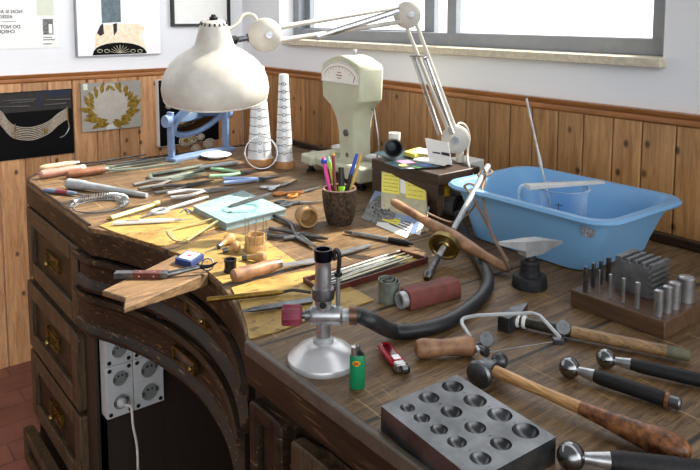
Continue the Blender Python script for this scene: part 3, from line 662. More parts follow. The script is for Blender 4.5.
pliers('pliers with pale green grips', (211, 170.5), (209, 178.5), (243, 175.2), (258, 173.5), 'pgreen', 'dsteel', .0068, .02, bow=.02)
pliers('snips with pale blue grips in front of the green pliers', (223, 181), (223, 185.5), (261, 181.5), (279, 179.5), 'pblue', 'dsteel', .0075, .018, bow=.006)
pliers('black round-nose pliers with bowed handles', (271, 216.5), (266, 237), (297, 239), (316, 250), 'iron', 'dsteel', .0062, .02, nose='round', bow=.02)
pliers('dark flat-nose pliers pointing at the bark pen cup', (269, 231), (283, 241.5), (303, 238), (328, 241.8), 'dgrey', 'iron', .006, .02, bow=.004)
# mint block
q = [B(x, y) for x, y in ((193, 212.5), (226.5, 230.5), (286.5, 215.5), (243, 196.5))]; hz = .019
q = [v.copy() for v in q]
t = thing('patterned_block', 'mint green patterned book-like block with a spatula on it', 'block', A2(sum(q, Vector())/4)+Z*BT)
ctr = sum(q, Vector())/4; sh = lambda v, s: ctr+(v-ctr)*s
mb = MB(); mb.rings([[sh(v, .985)+Z*.002 for v in q], [sh(v, .985)+Z*(hz-.002) for v in q]]); obj('core', mb, 'greyedge', t)
mb = MB(); mb.rings([[v+Z*0 for v in q], [v+Z*.003 for v in q]]); obj('cover', mb, 'mint', t)
mb = MB(); mb.rings([[v+Z*(hz-.003) for v in q], [v+Z*hz for v in q]]); obj('cover', mb, 'mint', t)
c = B(240, 208.5, hz)
mb = MB()
for f in (1, .9): mb.tube([c+Vector((math.cos(2*PI*i/36)*.042*f, math.sin(2*PI*i/36)*.05*f, .0003)) for i in range(36)], .0012, 5, closed=True, flat=.4)
obj('ring_pattern', mb, 'mintd', t)
mb = MB(); rnd = random.Random(2); e1, e2 = (q[1]-q[0]), (q[3]-q[0])
for i in range(26):
    u = rnd.uniform(.06, .94); v_ = rnd.uniform(.06, .94); p = q[0]+e1*u+e2*v_+Z*(hz+.0002); g = rnd.uniform(0, PI)
    mb.tube(curve([p, p+Vector((.012*math.cos(g), .012*math.sin(g), 0)), p+Vector((.012*math.cos(g)+.01*math.sin(g), .02*math.sin(g), 0))], 3), .0011, 4, flat=.3)
obj('pale_pattern', mb, 'palegreen', t)
a, b = B(229, 207.5, hz), B(272, 193.5, hz); o = thing('spatula', 'grey steel spatula blade lying across the mint block', 'spatula', A2((a+b)/2)+Z*(BT+hz))
mb = MB(frame(a, b-a)); L = (b-a).length; mb.rings([[(L*x, -w, .001), (L*x, w, .001), (L*x, w, .0028), (L*x, -w, .0028)] for x, w in ((0, .004), (.1, .011), (.6, .0125), (.9, .008), (1, .005))])
obj('blade', mb, 'dsteel', o)
# scissors
def scissors(label, l1, l2, piv, tip, hm, rl, h=0.):
    c1, c2, p, t = B(*l1, h), B(*l2, h), B(*piv, h), B(*tip, h); o = thing('scissors', label, 'scissors', A2(p)+Z*(BT+h))
    d = (t-p).normalized(); nn = Z.cross(d)
    for k, c in enumerate((c1, c2)):
        e = (c-p).normalized(); f = Z.cross(e); mb = MB(); z_ = Z*(.0045+.001*k)
        mb.tube([c+z_+e*(rl*1.35*math.cos(2*PI*i/22))+f*(rl*.8*math.sin(2*PI*i/22)) for i in range(22)], .0038, 8, closed=True)
        mb.tube([c+z_-e*rl*1.25, p+z_], [.004, .0045], 8); obj('handle', mb, hm, o)
        s = 1 if k else -1; mb = MB(frame(p+Z*(.003+.0022*k), d)); L = (t-p).length
        mb.rings([[(x, y-w, 0), (x, y+w, 0), (x, y+w, .002), (x, y-w, .002)] for x, y, w in ((-.012, s*.002, .005), (L*.2, -s*.002, .0055), (L, -s*.0005, .0008))]); obj('blade', mb, 'steel', o)
    obj('screw', MB().cyl(p+Z*.002, p+Z*.010, .004, .0035, 12), 'steel', o)
scissors('small all-steel scissors nearest the ring sizing cones', (264.5, 188.5), (272, 190.5), (280, 187.5), (298, 181.5), 'steel', .010)
scissors('scissors with orange handles', (279.5, 195), (292.5, 197.3), (303, 193), (322, 188), 'orange', .013)
scissors('scissors with grey loop handles in front of the orange pair', (281, 203.5), (285.5, 207), (300, 204), (324, 203.5), 'dsteel', .0125)
# turned wooden cup lying on its side
c = B(306, 226); ax = (Vector((.93, -.28, -.02))).normalized(); r = .0265; c0 = c+Z*(r+.001)-ax*.025
prof = [(0, 0), (.019, 0), (.023, .004), (.0265, .014), (.0265, .042), (.0245, .05), (.0215, .05), (.021, .02), (.018, .008), (0, .006)]
tag(obj('wooden_cup', MB().lathe(prof, c0, ax, 30), 'turned'), 'small turned wooden cup lying on its side behind the black pliers', 'cup')
# pen cup
c = B(339.5, 223); hz = top_of(c, 188); r1, r0 = m(17.2, c), m(11.8, c)
t = thing('pen_cup', 'rough dark bark pen cup full of pens', 'cup', A2(c)+Z*BT)
mb = MB(); mb.lathe([(0, 0), (r0, 0), (r0*1.15, hz*.12), (r1*.97, hz*.5), (r1, hz*.8), (r1*.98, hz-.001), (r1*.88, hz-.001), (r1*.82, hz*.4), (r0*.8, .012), (0, .012)], c, n=30)
for v in mb.bm.verts:
    dd = A2(v.co-c); v.co += dd*random.uniform(-.03, .03)
obj('bark_body', mb, 'bark', t, ang=60)
mb = MB(); mb.lathe([(r1*.88, hz-.002), (r1*.985, hz-.002), (r1*.985, hz+.001), (r1*.88, hz+.001)], c, n=30, cap=False, loop=True); obj('rim', mb, 'cupin', t)
def pen(label, ptop, pbot, lift, segs, name='pen'):
    b = c+Vector(pbot)*r0*.45+Z*.0135; dtop = depth(c)+lift; tp = V(*ptop, dtop)
    k = segs[0][2] if segs else .004
    o = thing(name, label, name.split('_')[-1], b)
    for nm, q0, q1, prof, mt in segs: obj(nm, rod_between(MB(), b.lerp(tp, q0), b.lerp(tp, q1), prof, 12), mt, o)
def seg(nm, a, b, r, mt, r2=None): return (nm, a, b, [(0, r), (1, r2 or r)], mt)
def pens(label, ptop, pbot, lift, segs, name='pen'):
    b = c+Vector((pbot[0]*r0*.5, pbot[1]*r0*.5, .0145)); tp = V(*ptop, depth(c)+lift)
    o = thing(name, label, name.split('_')[-1], b)
    for nm, q0, q1, prof, mt in segs: obj(nm, rod_between(MB(), b.lerp(tp, q0), b.lerp(tp, q1), prof, 12), mt, o)
pens('pink pen with a blue ball end in the bark cup', (323, 157), (-.55, -.45), 0, [seg('barrel', .0, .97, .0052, 'pink'), seg('cap', .97, 1, .0045, 'pink', .003), ('blue_ball', .87, .985, [(0, .002), (.25, .007), (.5, .0085), (.75, .007), (1, .002)], 'navy')])
pens('lime green highlighter leaning behind the pink pen', (328, 156), (-.35, .6), .02, [seg('barrel', 0, .9, .0052, 'lime'), seg('cap', .9, 1, .0048, 'pgreen', .003)], 'highlighter')
pens('maroon pencil in the middle of the bark cup', (333, 153), (.05, -.7), .005, [seg('shaft', 0, .96, .0045, 'maroon'), seg('end', .96, 1, .0045, 'pencil')], 'pencil')
pens('thick black marker with yellow barrel in the bark cup', (341, 167.5), (.35, .3), .02, [seg('barrel', 0, .62, .0095, 'lime'), seg('cap', .62, 1, .0085, 'black', .0075)], 'marker')
pens('blue ballpoint pen with black lower half leaning to the right', (357, 153.5), (.3, -.5), 0, [seg('barrel', 0, .68, .005, 'black'), seg('cap', .68, 1, .0052, 'navy', .004)])
pens('yellow pencil leaning rightmost in the bark cup', (362.5, 150.5), (.7, -.1), .01, [seg('shaft', 0, .93, .0042, 'pencil'), ('point', .93, 1, [(0, .0042), (1, .0008)], 'palewood')], 'pencil')
# gravers, loupe, drill stand on the middle ochre board
def graver(label, bulb, ferr, tipp, h=OC):
    a, f = B(*bulb, h), B(*ferr, h); r = .0125; o = thing('graver', label, 'graver', A2((a+f)/2)+Z*(BT+h)); a2 = a+Z*r; f2 = f+Z*.007
    d = (f2-a2).normalized()
    obj('handle', rod_between(MB(), a2-d*r*.9, f2, [(0, .005), (.06, .010), (.2, .0128), (.4, .0125), (.55, .0085), (.75, .0062), (1, .0055)], 18), 'turned', o)
    obj('ferrule', MB().cyl(f2-d*.002, f2+d*.010, .0062, .006, 14), 'dsteel', o)
    if tipp: obj('blade', rod_between(MB(), f2+d*.008, B(*tipp, h+.002), [(0, .0018), (1, .0008)], 6), 'dsteel', o)
    return o
graver('mushroom handled graver with a long thin blade', (230, 243.5), (221, 248), (205, 252.5))
graver('bladeless mushroom handled graver between loupe and thin-bladed graver', (235.5, 252), (227, 252.5), None)
graver('mushroom handled graver beside the drill bit stand', (262, 262.5), (247, 260.5), None)
c = B(230.5, 271.5, OC); r = m(6.4, c); o = thing('loupe', 'black eye loupe standing on the ochre board', 'loupe', A2(c)+Z*(BT+OC))
obj('barrel', MB().lathe([(r*.78, 0), (r*1.05, 0), (r*1.05, .005), (r*.92, .007), (r*.92, .022), (r*1.0, .023), (r*1.0, .027), (r*.8, .027), (r*.8, .02), (r*.72, .01)], c, n=28, cap=False, loop=True), 'black', o)
obj('lens', MB().lathe([(0, .016), (r*.79, .015), (r*.79, .019), (r*.4, .0205), (0, .021)], c, n=28), 'mirror', o)
c = B(256, 249.5, OC); r = m(11.6, c); o = thing('drill_bit_stand', 'round wooden drill bit stand with upright steel pins', 'drill stand', A2(c)+Z*(BT+OC))
obj('base', MB().lathe([(0, 0), (r, 0), (r, .012), (r*.92, .016), (0, .016)], c, n=28), 'turned', o)
obj('cup', MB().lathe([(r*.55, .016), (r*.8, .016), (r*.82, .036), (r*.72, .036), (r*.68, .02), (r*.5, .019)], c, n=28, cap=False, loop=True), 'turned', o)
for i in range(8):
    q = 2*PI*i/8+.2; p = c+Vector((r*.9*math.cos(q), r*.9*math.sin(q), .014)); obj('pin', MB().cyl(p, p+Z*(.05+.006*(i % 3)), .0012, .001, 8), 'steel', o)
# flat file with stout handle, brass tube, burnisher
file_tool('file', 'broad flat file with worn brown handle pointing at the needle file tray', 'file', (232, 284), (279, 271), (378, 249), .0155, 'wornwood', 'steel', .024, .003, 'dsteel', OC, taper=.6)
a, b, b2 = B(206.5, 300, .012), B(283, 292, OC+.006), B(311, 292.5, OC+.006); o = thing('brass_tube', 'long brass tube whose thin black end reaches the burner', 'tube', A2((a+b)/2)+Z*BT)
obj('tube', rod_between(MB(), a, b, [(0, .0055), (.9, .0052), (1, .0035)], 14), 'dbrass', o)
obj('rod', MB().tube(curve([b, b.lerp(b2, .4)+Z*.004, b2], 5), .003, 8), 'black', o)
a, b = B(241, 315, OC), B(312, 303.5, OC); o = thing('burnisher', 'dark steel burnisher beneath the brass tube', 'burnisher', A2((a+b)/2)+Z*(BT+OC))
obj('blade', rod_between(MB(), a+Z*.0065, a.lerp(b, .5)+Z*.0065, [(0, .0015), (.35, .0052), (1, .006)], 12, .9), 'dsteel', o); obj('shank', rod_between(MB(), a.lerp(b, .5)+Z*.0065, b+Z*.0065, [(0, .006), (.1, .0063), (1, .0063)], 6), 'dsteel', o)
# slim pen-like handpiece
a, b = B(345, 234), B(413, 246.5); o = thing('engraving_stylus', 'slim metal stylus with black grip end in front of the leaning papers', 'stylus', A2((a+b)/2)+Z*BT); q = lambda t, h=.006: a.lerp(b, t)+Z*h
obj('tip', rod_between(MB(), q(0), q(.12), [(0, .003), (1, .0045)], 12), 'dgrey', o); obj('body', rod_between(MB(), q(.12), q(.66), [(0, .0045), (.3, .0055), (1, .006)], 12), 'steel', o); obj('grip', rod_between(MB(), q(.66), q(1), [(0, .007), (.7, .007), (1, .0025)], 12), 'grip', o)
# tray of needle files
k0, k1, k2 = B(304.5, 284), B(322, 296.5), B(427, 263); d = (k2-k1); k3 = k0+d*.93
t = thing('file_tray', 'shallow dark red tray holding needle files', 'tray', A2((k0+k2)/2)+Z*BT)
obj('base', MB().slab([k0, k1, k2, k3], (0, 0, .003)), mat('yellow_tray_lining', 'c2ae52', .7, 0, .15), t)
def wallbar(p, q, w=.004, h=.013):
    return MB(frame(p, q-p)).box(((q-p).length/2, 0, h/2), ((q-p).length+w, w, h))
for p, q in ((k0, k1), (k1, k2), (k2, k3), (k3, k0)): obj('rim', wallbar(p, q), 'darkred', t)
rnd = random.Random(11); e1 = k1-k0; dd = d.normalized(); Lx = d.length
for i in range(13):
    u = .13+.74*(i % 7)/6+rnd.uniform(-.03, .03); s0 = rnd.uniform(.02, .12); s1 = rnd.uniform(.78, .93); u2 = min(.88, max(.1, u+rnd.uniform(-.08, .08))); lay = .0052+.0042*(i//7)
    p, q = k0+e1*u+d*s0+Z*lay, k0+e1*u2+d*s1+Z*(lay+.0005)
    tag(obj('needle_file', rod_between(MB(), p, q, [(0, .0022), (.38, .0023), (.42, .003), (.8, .0026), (1, .0008)], 8), 'steel' if i % 3 else 'dsteel'), 'slender steel needle file lying in the dark red tray', 'needle file', 'needle files in the dark red tray')
for i in range(4):
    u = (.2, .45, .68, .84)[i]; p, q = k0+e1*u+d*.2+Z*.0145, k0+e1*(u-.12)+d*.9+Z*.0145
    tag(obj('reed_stick', rod_between(MB(), p, q, [(0, .0025), (1, .0022)], 6, .6), 'bone'), 'pale flat reed stick lying on the needle files', 'stick', 'pale sticks on the needle files')
# coil of metal strip
c = B(388, 300.5); hz = top_of(c, 279.5); r = m(12, c); mb = MB(); N = 90; rs = []
for i in range(N+1):
    s = i/N; q = 2*PI*3.1*s+2.2; rad = r*(.22+.78*s); x = Vector((math.cos(q), math.sin(q), 0)); hh = hz*(1-.06*math.sin(q*.7))
    rs.append([c+x*(rad-.0006), c+x*(rad+.0006), c+x*(rad+.0006)+Z*hh, c+x*(rad-.0006)+Z*hh])
mb.rings(rs); tag(obj('metal_strip_coil', mb, 'coil'), 'standing spiral coil of greyish metal strip beside the red abrasive block', 'coil')
# abrasive-wrapped block
a, b2, c2 = B(411, 311.5), B(461.5, 298), B(398.5, 303.5); ex = (b2-a); ey = (Z.cross(ex).normalized())*.04; hz = .034
o = thing('abrasive_block', 'brick-red abrasive block with a grey roll showing at its end', 'sanding block', A2(a+ex*.5+ey*.5)+Z*BT)
sec = [(0, 0), (1, 0), (1, hz*.62), (.82, hz), (.12, hz), (0, hz*.72)]
mb = MB(); mb.rings([[a+ex*s+ey*u+Z*h for u, h in sec] for s in (0, 1)]); obj('block', mb, 'redbox', o, bev=.002)
ec = a+ey*.5+Z*(hz*.48); obj('roll', MB().lathe([(.011, -.006), (.0155, -.006), (.0155, .01), (.011, .01)], ec-ex.normalized()*.002, ex.normalized()*-1, 24, cap=False, loop=True), 'greyw2', o)
obj('roll_core', MB().cyl(ec+ex.normalized()*.0, ec-ex.normalized()*.004, .0115, .0115, 20), 'mgrey', o)
# ------------------------------------------------------------------ back row
# blue tilting mirror stand
a, b = B(171.5, 160.5), B(226, 149.5); d = (b-a); L = d.length; d.normalize(); T = frame(a, d); t = thing('tilting_mirror', 'powder blue U-shaped stand with a round tilting mirror', 'mirror', A2((a+b)/2)+Z*BT)
hp = top_of(a, 112); pw = .03
obj('base_plate', MB(T).box((L/2, -.012, .006), (L+pw, .06, .012)), 'blue', t, bev=.002)
for x in (0, L): obj('post', MB(T).box((x, 0, hp/2+.006), (.012, pw, hp-.012)), 'blue', t, bev=.002)
hc = top_of(a, 121)
obj('knob', MB(T).cyl((-.006, 0, hc), (-.026, 0, hc), .026, .022, 20), 'blue', t); obj('knob', MB(T).cyl((L+.006, 0, hc), (L+.024, 0, hc), .024, .02, 20), 'blue', t)
rc = T @ Vector((L/2, 0, hc)); nrm = (T.to_3x3() @ Vector((0, -math.cos(R(46)), -math.sin(R(46))))); r = L/2-.02
obj('mirror_ring', MB().lathe([(r-.016, -.012), (r, -.012), (r+.004, 0), (r, .012), (r-.016, .012)], rc, nrm, 40, cap=False, loop=True), 'blue', t)
obj('mirror_glass', MB().lathe([(0, -.008), (r-.013, -.008), (r-.013, .003), (r*.6, .008), (0, .010)], rc, nrm, 40), 'mirror', t)
c = B(216, 157.5); tag(obj('saucer', MB().lathe([(0, 0), (.03, 0), (.032, .004), (.058, .012), (.056, .014), (.03, .008), (0, .007)], c, n=36), 'white'), 'shallow white saucer in front of the blue mirror stand', 'saucer')
# ring sizing mandrels
def mandrel(px, py, ytop, wb, wt, label, woodh):
    c = B(px, py); hz = top_of(c, ytop); rb, rt = m(wb/2, c), m(wt/2, c); o = thing('ring_mandrel', label, 'mandrel', A2(c)+Z*BT)
    hw = woodh; obj('wooden_base', MB().lathe([(0, 0), (rb*1.22, 0), (rb*1.22, hw*.7), (rb*1.12, hw), (0, hw)], c, n=32), 'beech', o)
    obj('cone', MB().lathe([(0, hw), (rb*1.05, hw), (rb*1.0, hw+.008), (rt, hz-.004), (rt*.9, hz), (0, hz)], c, n=36), 'mandrel', o)
    mb = MB(); 
    for i in range(10):
        z_ = hw+.03+(hz-hw-.05)*i/9.5; r_ = rb+(rt-rb)*(z_-hw-.008)/(hz-hw-.012)
        q0 = math.atan2(-c.y, -c.x)
        arc = [c+Vector((math.cos(q)*(r_+.0002), math.sin(q)*(r_+.0002), z_)) for q in [q0-1.5+3.0*j/24 for j in range(25)] if abs(q-q0) > .16]
        h_ = len(arc)//2; mb.tube(arc[:h_], .0011, 4); mb.tube(arc[h_:], .0011, 4)
        u = Vector((-math.sin(q0), math.cos(q0), 0)); f = c+Vector((math.cos(q0)*(r_+.0004), math.sin(q0)*(r_+.0004), z_)); 
        mb.tube([f+u*(.0065*math.cos(2*PI*j/14))+Z*(.0055*math.sin(2*PI*j/14)) for j in range(14)], .0009, 4, closed=True)
        mb.tube([f-u*.0015+Z*.003, f+u*.0005, f-u*.0005-Z*.003], .0007, 4)
    obj('size_marks', mb, 'inkg' if False else 'ink', o); return c
mandrel(260, 164, 66, 24, 11, 'left ring sizing cone, half hidden by the lamp shade', .025)
mandrel(284.5, 167, 74, 17, 9.4, 'right ring sizing cone, slimmer, standing clear of the lamp shade', .025)
# bangle hoop leaning on the left mandrel
c = B(261, 169.5); r = m(16.5, c); ax = Vector((.90, -.36, .26)).normalized(); cc = c+Z*(r*.97+.003)-Vector((.78, -.6, 0))*r*.12
tag(obj('bangle', MB().lathe([(r-.0018, -.011), (r, -.011), (r, .011), (r-.0018, .011)], cc, ax, 48, cap=False, loop=True), 'steel'), 'thin bright metal bangle propped against the left ring sizing cone', 'bangle')
# postal scale
f1, f2 = B(311, 171.5), B(361.5, 189.5)
ex = (f2-f1); Ls = ex.length; T = frame(f1, ex); Dp = .15
t = thing('letter_scale', 'cream enamel letter scale with a fan-shaped dial', 'scale', A2(f1.lerp(f2, .5))+Z*BT)
bz0, bz1 = .026, .062
mb = MB(T); mb.box((Ls/2, Dp*.42, (bz0+bz1)/2-.002), (Ls+.06, Dp-.02, bz1-bz0-.004)); mb.box((Ls-.01, Dp*.42, (bz0+bz1+.012)/2), (.085, Dp+.04, bz1-bz0+.012)); mb.box((.0, Dp*.42, (bz0+bz1)/2), (.07, Dp+.02, bz1-bz0))
obj('base', mb, 'cream', t, bev=.008)
for x, y in ((0, .0), (Ls, .0), (0, Dp*.85), (Ls, Dp*.85)):
    obj('foot', MB(T).lathe([(0, 0), (.015, 0), (.015, .008), (.008, .012), (.008, .03), (0, .03)], (x, y, 0), n=18), 'black', t)
obj('levelling_knob', MB(T).cyl((-.034, Dp*.42-.02, .044), (-.06, Dp*.42-.02, .044), .018, .016, 18), 'greyw2', t)
# column with fan head: front outline extruded in depth
zt = top_of(f1.lerp(f2, .5), 54.5); fx = Ls*.53
hw_ = .098
out = [(-.046, bz1-.01), (.046, bz1-.01), (.05, .17), (.058, .22), (.088, .272), (hw_, .30), (hw_, zt-.055), (.075, zt-.028), (.035, zt-.008), (0, zt-.003), (-.035, zt-.008), (-.075, zt-.028), (-hw_, zt-.055), (-hw_, .30), (-.088, .272), (-.058, .22), (-.05, .17)]
ys0, ys1 = Dp*.42-.05, Dp*.42+.055
mb = MB(T); yb_ = ys0+.095
sec = [(bz1-.012, .056, .022), (bz1+.01, .049, .026), (.15, .051, .024), (.20, .058, .018), (.24, .074, .007), (.268, .112, .0), (zt-.042, .118, .0), (zt-.03, .108, .0), (zt-.012, .06, .0), (zt-.003, .014, .001)]
def sq_(z_, w, f, c=.01):
    c = min(c, w*.8); return [(fx-w+c, ys0+f, z_), (fx+w-c, ys0+f, z_), (fx+w, ys0+f+c, z_), (fx+w, yb_-c, z_), (fx+w-c, yb_, z_), (fx-w+c, yb_, z_), (fx-w, yb_-c, z_), (fx-w, ys0+f+c, z_)]
mb.rings([sq_(*q) for q in sec]); obj('column', mb, 'cream', t, bev=.004, ang=45)
dial = [(.088*math.cos(q), zt-.125+.096*math.sin(q)) for q in [R(150-120*i/16) for i in range(17)]]
dial = [(-.104, zt-.09), (.104, zt-.09)]+[(.104*math.cos(R(24+132*i/16))/math.cos(R(24)), zt-.09+.064*math.sin(R(24+132*i/16))) for i in range(17)]
mb = MB(T); mb.slab([(fx+x, ys0-.0005, z_) for x, z_ in dial], (0, -.0012, 0)); dl = obj('dial', mb, 'paper', t)
mb = MB(T); mb.tube([(fx+x*1.02, ys0-.001, z_+(.001 if i > 1 else -.001)) for i, (x, z_) in enumerate(dial)], .0025, 6, closed=True); obj('dial_rim', mb, 'alupowder', dl)
mb = MB(T)
ap = [(.09*math.cos(R(26+128*i/24))/math.cos(R(26)), zt-.09+.052*math.sin(R(26+128*i/24))) for i in range(25)]
mb.tube([(fx+x, ys0-.0018, z_) for x, z_ in ap], .0009, 4)
for i in range(0, 25, 2):
    x, z_ = ap[i]; mb.tube([(fx+x, ys0-.0018, z_), (fx+x*.93, ys0-.0018, z_-(.011 if i % 4 == 0 else .007))], .0008, 4)
obj('graduations', mb, 'inkr', dl)
mb = MB(T)
for z_, w in ((zt-.058, .02), (zt-.067, .034), (zt-.076, .022)): mb.box((fx, ys0-.0018, z_), (w, .0006, .0032))
obj('dial_lettering', mb, 'inkr', dl)
obj('needle', MB(T).tube([(fx+.08, ys0-.002, zt-.085), (fx+.09, ys0-.002, zt-.065)], .0012, 5), 'ink', dl)
obj('screw', MB(T).cyl((fx+.005, ys0+.03, .155), (fx+.005, ys0+.017, .155), .0125, .011, 18), 'dsteel', t)
obj('badge', MB(T).lathe([(0, 0), (.008, 0), (.008, .002), (0, .002)], (fx+.005, ys0+.0265, .082), (0, -1, 0), 16), 'dsteel', t)
mb = MB(T); mb.cyl((fx+.01, (ys0+ys1)/2, zt-.006), (fx+.01, (ys0+ys1)/2, zt+.008), .005, .004, 12); mb.lathe([(0, .008), (.009, .008), (.007, .016), (0, .016)], (fx+.01, (ys0+ys1)/2, zt), n=12); obj('top_knob', mb, 'steel', t)
for s in (-1, 1):
    x = fx+s*(.07 if s < 0 else .072)
    obj('pan_rod', MB(T).tube(curve([(fx+s*.055, ys1-.03, .235), (x+s*.012, ys1-.03, .235), (x+s*.02, ys1-.03, .215), (x+s*.042, ys1-.03, .12), (x+s*.03, ys1-.03, .085)], 4), .0028, 8), 'steel', t)
    obj('pan', MB(T).lathe([(0, .080), (.034, .080), (.038, .086), (.036, .089), (.03, .085), (0, .085)], (fx+s*.1, ys1-.03, 0), n=28), 'alupowder', t)
    obj('pan_support', MB(T).cyl((fx+s*.1, ys1-.03, bz1-.004), (fx+s*.1, ys1-.03, .081), .006, .006, 10), 'dsteel', t)

# dark wooden stand with papers
X0, X1, Y0, Y1, hs_ = -1.515, -1.252, 1.272, 1.43, .13
t = thing('wooden_stand', 'dark brown wooden stand with papers on top and notes leaning on its front', 'stand', (( X0+X1)/2, (Y0+Y1)/2, BT))
obj('front_board', MB().bx(X0, X1, Y0, Y0+.025, BT, BT+hs_-.0301), 'darkbrown', t, bev=.002); obj('top_board', MB().bx(X0, X1+.004, Y0-.002, Y1, BT+hs_-.03, BT+hs_), 'darkbrown', t, bev=.003)
obj('side_board', MB().bx(X0, X0+.025, Y0+.0252, Y1, BT, BT+hs_-.0301), 'darkbrown', t, bev=.002)
zt_ = hs_
def lying(name, pts, label, cat, mt, h, th=.0012, lift=None):
    q = [B(x, y, h) for x, y in pts]; return tag(obj(name, MB().slab(q, (0, 0, th)), mt), label, cat)
mg = thing('magazine', 'open dark teal magazine with colour photos spread on the wooden stand', 'magazine', A2(B(404, 160, zt_))+Z*(BT+zt_))
obj('page', MB().slab([B(x, y, zt_+.0006) for x, y in ((374, 153), (406, 167), (437, 163.5), (400, 148))], (0, 0, .002)), 'magz', mg)
obj('page', MB().slab([B(x, y, zt_+.0034) for x, y in ((384, 163), (402, 169.5), (440, 167), (424, 158))], (0, 0, .001)), 'magz', mg)
for nm, pts, mt in (('pink_picture', ((396, 161), (404, 164.5), (416, 163), (408, 160)), 'magp'), ('blue_picture', ((416, 165), (424, 167), (434, 165.5), (426, 163.5)), 'magb'), ('green_picture', ((410, 166.5), (418, 168.4), (423, 167.6), (416, 165.7)), 'magg'), ('yellow_picture', ((398, 165), (402, 166.8), (409, 166), (404, 164.3)), 'yellow'), ('white_picture', ((405, 168), (409, 169), (415, 168.6), (411, 167.5)), 'paper')):
    obj(nm, MB().slab([B(x, y, zt_+.0045) for x, y in pts], (0, 0, .0006)), mt, mg)
tag(obj('notepad', MB().slab([B(x, y, zt_+.0052) for x, y in ((404, 155.5), (415, 158.5), (430, 155), (420, 150.5))], (0, 0, .012)), 'yellow', bev=.001), 'small yellow notepad lying on the magazine', 'notepad')
tag(obj('paper_sheet', MB().slab([B(x, y, zt_+.0178) for x, y in ((412, 152.5), (430, 155), (434, 150.5), (419, 148))], (0, 0, .0015)), 'paper'), 'folded white paper behind the yellow notepad', 'paper')
tag(obj('envelope', MB().slab([B(x, y, zt_+.0055) for x, y in ((413, 160.5), (444, 166), (452, 162.5), (424, 157.5))], (0, 0, .004)), 'paper'), 'white envelope under the upright cream card', 'envelope')
c = B(394.5, 147, zt_+.0035); r = m(6, c); tag(obj('film_canister', MB().lathe([(0, 0), (r*.95, 0), (r, .03), (r, .045), (r*.88, .045), (r*.84, .01), (0, .008)], c, n=26), 'white'), 'translucent white film canister standing on the stand', 'canister')
c = B(393, 157, zt_+.0065); r = m(9.2, c); ax = Vector((.86, -.5, .0)).normalized(); o = thing('loupe', 'black eye loupe lying on its side on the magazine', 'loupe', c)
obj('barrel', MB().lathe([(r*.55, -.03), (r*.72, -.03), (r*.86, -.012), (r, -.006), (r, .012), (r*.84, .012), (r*.8, -.004), (r*.5, -.02)], c+Z*(r+.0004), ax, 30, cap=False, loop=True), 'black', o)
obj('lens', MB().lathe([(0, -.024), (r*.62, -.024), (r*.62, -.02), (0, -.018)], c+Z*(r+.0004), ax, 24), 'magz', o)
p0, p1 = B(428.5, 160.5, zt_+.0105), B(452, 165, zt_+.0105); up = (V(425, 138, depth(p0)+.02)-p0); bk = Vector((-.45, .9, 0))*.0012
o = thing('business_card', 'cream card with small black lettering propped upright on the stand', 'card', A2((p0+p1)/2)+Z*p0.z)
obj('card', MB().slab([p0, p1, p1+up*.97, p0+up], bk), 'white', o)
fx_ = lambda u, v: p0+(p1-p0)*u+up*v-Vector((-.45, .9, 0))*.0006
mb = MB()
for u0, u1, v in ((.24, .58, .42), (.63, .97, .40)): mb.slab([fx_(u0, v-.03), fx_(u1, v-.03), fx_(u1, v+(.04 if u0 < .5 else .1)), fx_(u0, v+(.02 if u0 < .5 else .1))], Vector((.45, -.9, 0))*.0006)
obj('lettering', mb, 'ink', o)
# sheets leaning on the stand front
def lean(name, label, cat, bl, br, tl, mt, hb=.0004, ytop=None, th=.0015, ex=None):
    a, b = B(*bl, hb), B(*br, hb); tp = ony(*tl, ytop); u = tp-a; nrm = (b-a).cross(u).normalized()
    if nrm.y > 0: nrm = -nrm
    o = thing(name, label, cat, A2((a+b)/2)+Z*(BT))
    obj(ex or 'sheet', MB().slab([a, b, b+u, a+u], -nrm*th), mt, o); return o, a, b-a, u, nrm
o, a, e, u, nr = lean('folder', 'cream folder leaning on the stand with two handwritten yellow notes', 'folder', (381, 219), (428, 231.5), (381.5, 171), 'cardc', .0004, Y0-.0015, .004)
def note(o, a, e, u, nr, cor, lines, nm='sticky_note', mt='yellow', off=.0012):
    P = lambda s, v: a+e*s+u*v+nr*off
    (s0, s1, v0, v1, tw) = cor; q = [P(s0, v0-tw), P(s1, v0+tw), P(s1+tw*.5, v1+tw), P(s0+tw*.5, v1-tw)]
    nn = obj(nm, MB().slab(q, nr*.0006), mt, o)
    mb = MB(); rnd = random.Random(int(s0*97)); 
    for i in range(lines):
        f = (i+.7)/(lines+.4); st = q[3].lerp(q[0], f); en = q[2].lerp(q[1], f); l0 = rnd.uniform(.08, .14)
        while l0 < .85:
            l1 = min(.92, l0+rnd.uniform(.1, .3)); p = [st.lerp(en, l0+(l1-l0)*j/8)+nr*.001+u.normalized()*(.0011*(-1)**j) for j in range(9)]; mb.tube(p, .0004, 4); l0 = l1+.05
    obj('handwriting', mb, 'ink', nn)
    return nn
note(o, a, e, u, nr, (.02, .42, .56, .98, .015), 5); note(o, a, e, u, nr, (.56, .99, .56, .98, .015), 4)
obj('white_label', MB().slab([a+e*s+u*v+nr*.0007 for s, v in ((.44, .62), (.56, .62), (.56, .94), (.44, .94))], nr*.0004), 'paper', o)
o, a, e, u, nr = lean('photo_print', 'blue print with a grey flower photo leaning in front of the folder', 'photo', (361, 219), (420, 235.5), (375, 190.5), 'photo', .0004, Y0-.012, .0015)
q = lambda s, v: a+e*s+u*v+nr*.0006
mb = MB(); ctr = q(.28, .55)
mb.slab([q(0, .0), q(.5, .0), q(.52, .35), q(.5, .7), q(.38, .9), q(.22, .95), q(.08, .8), q(.0, .5)], nr*.0005); obj('flower_photo', mb, 'photog', o)
mb = MB()
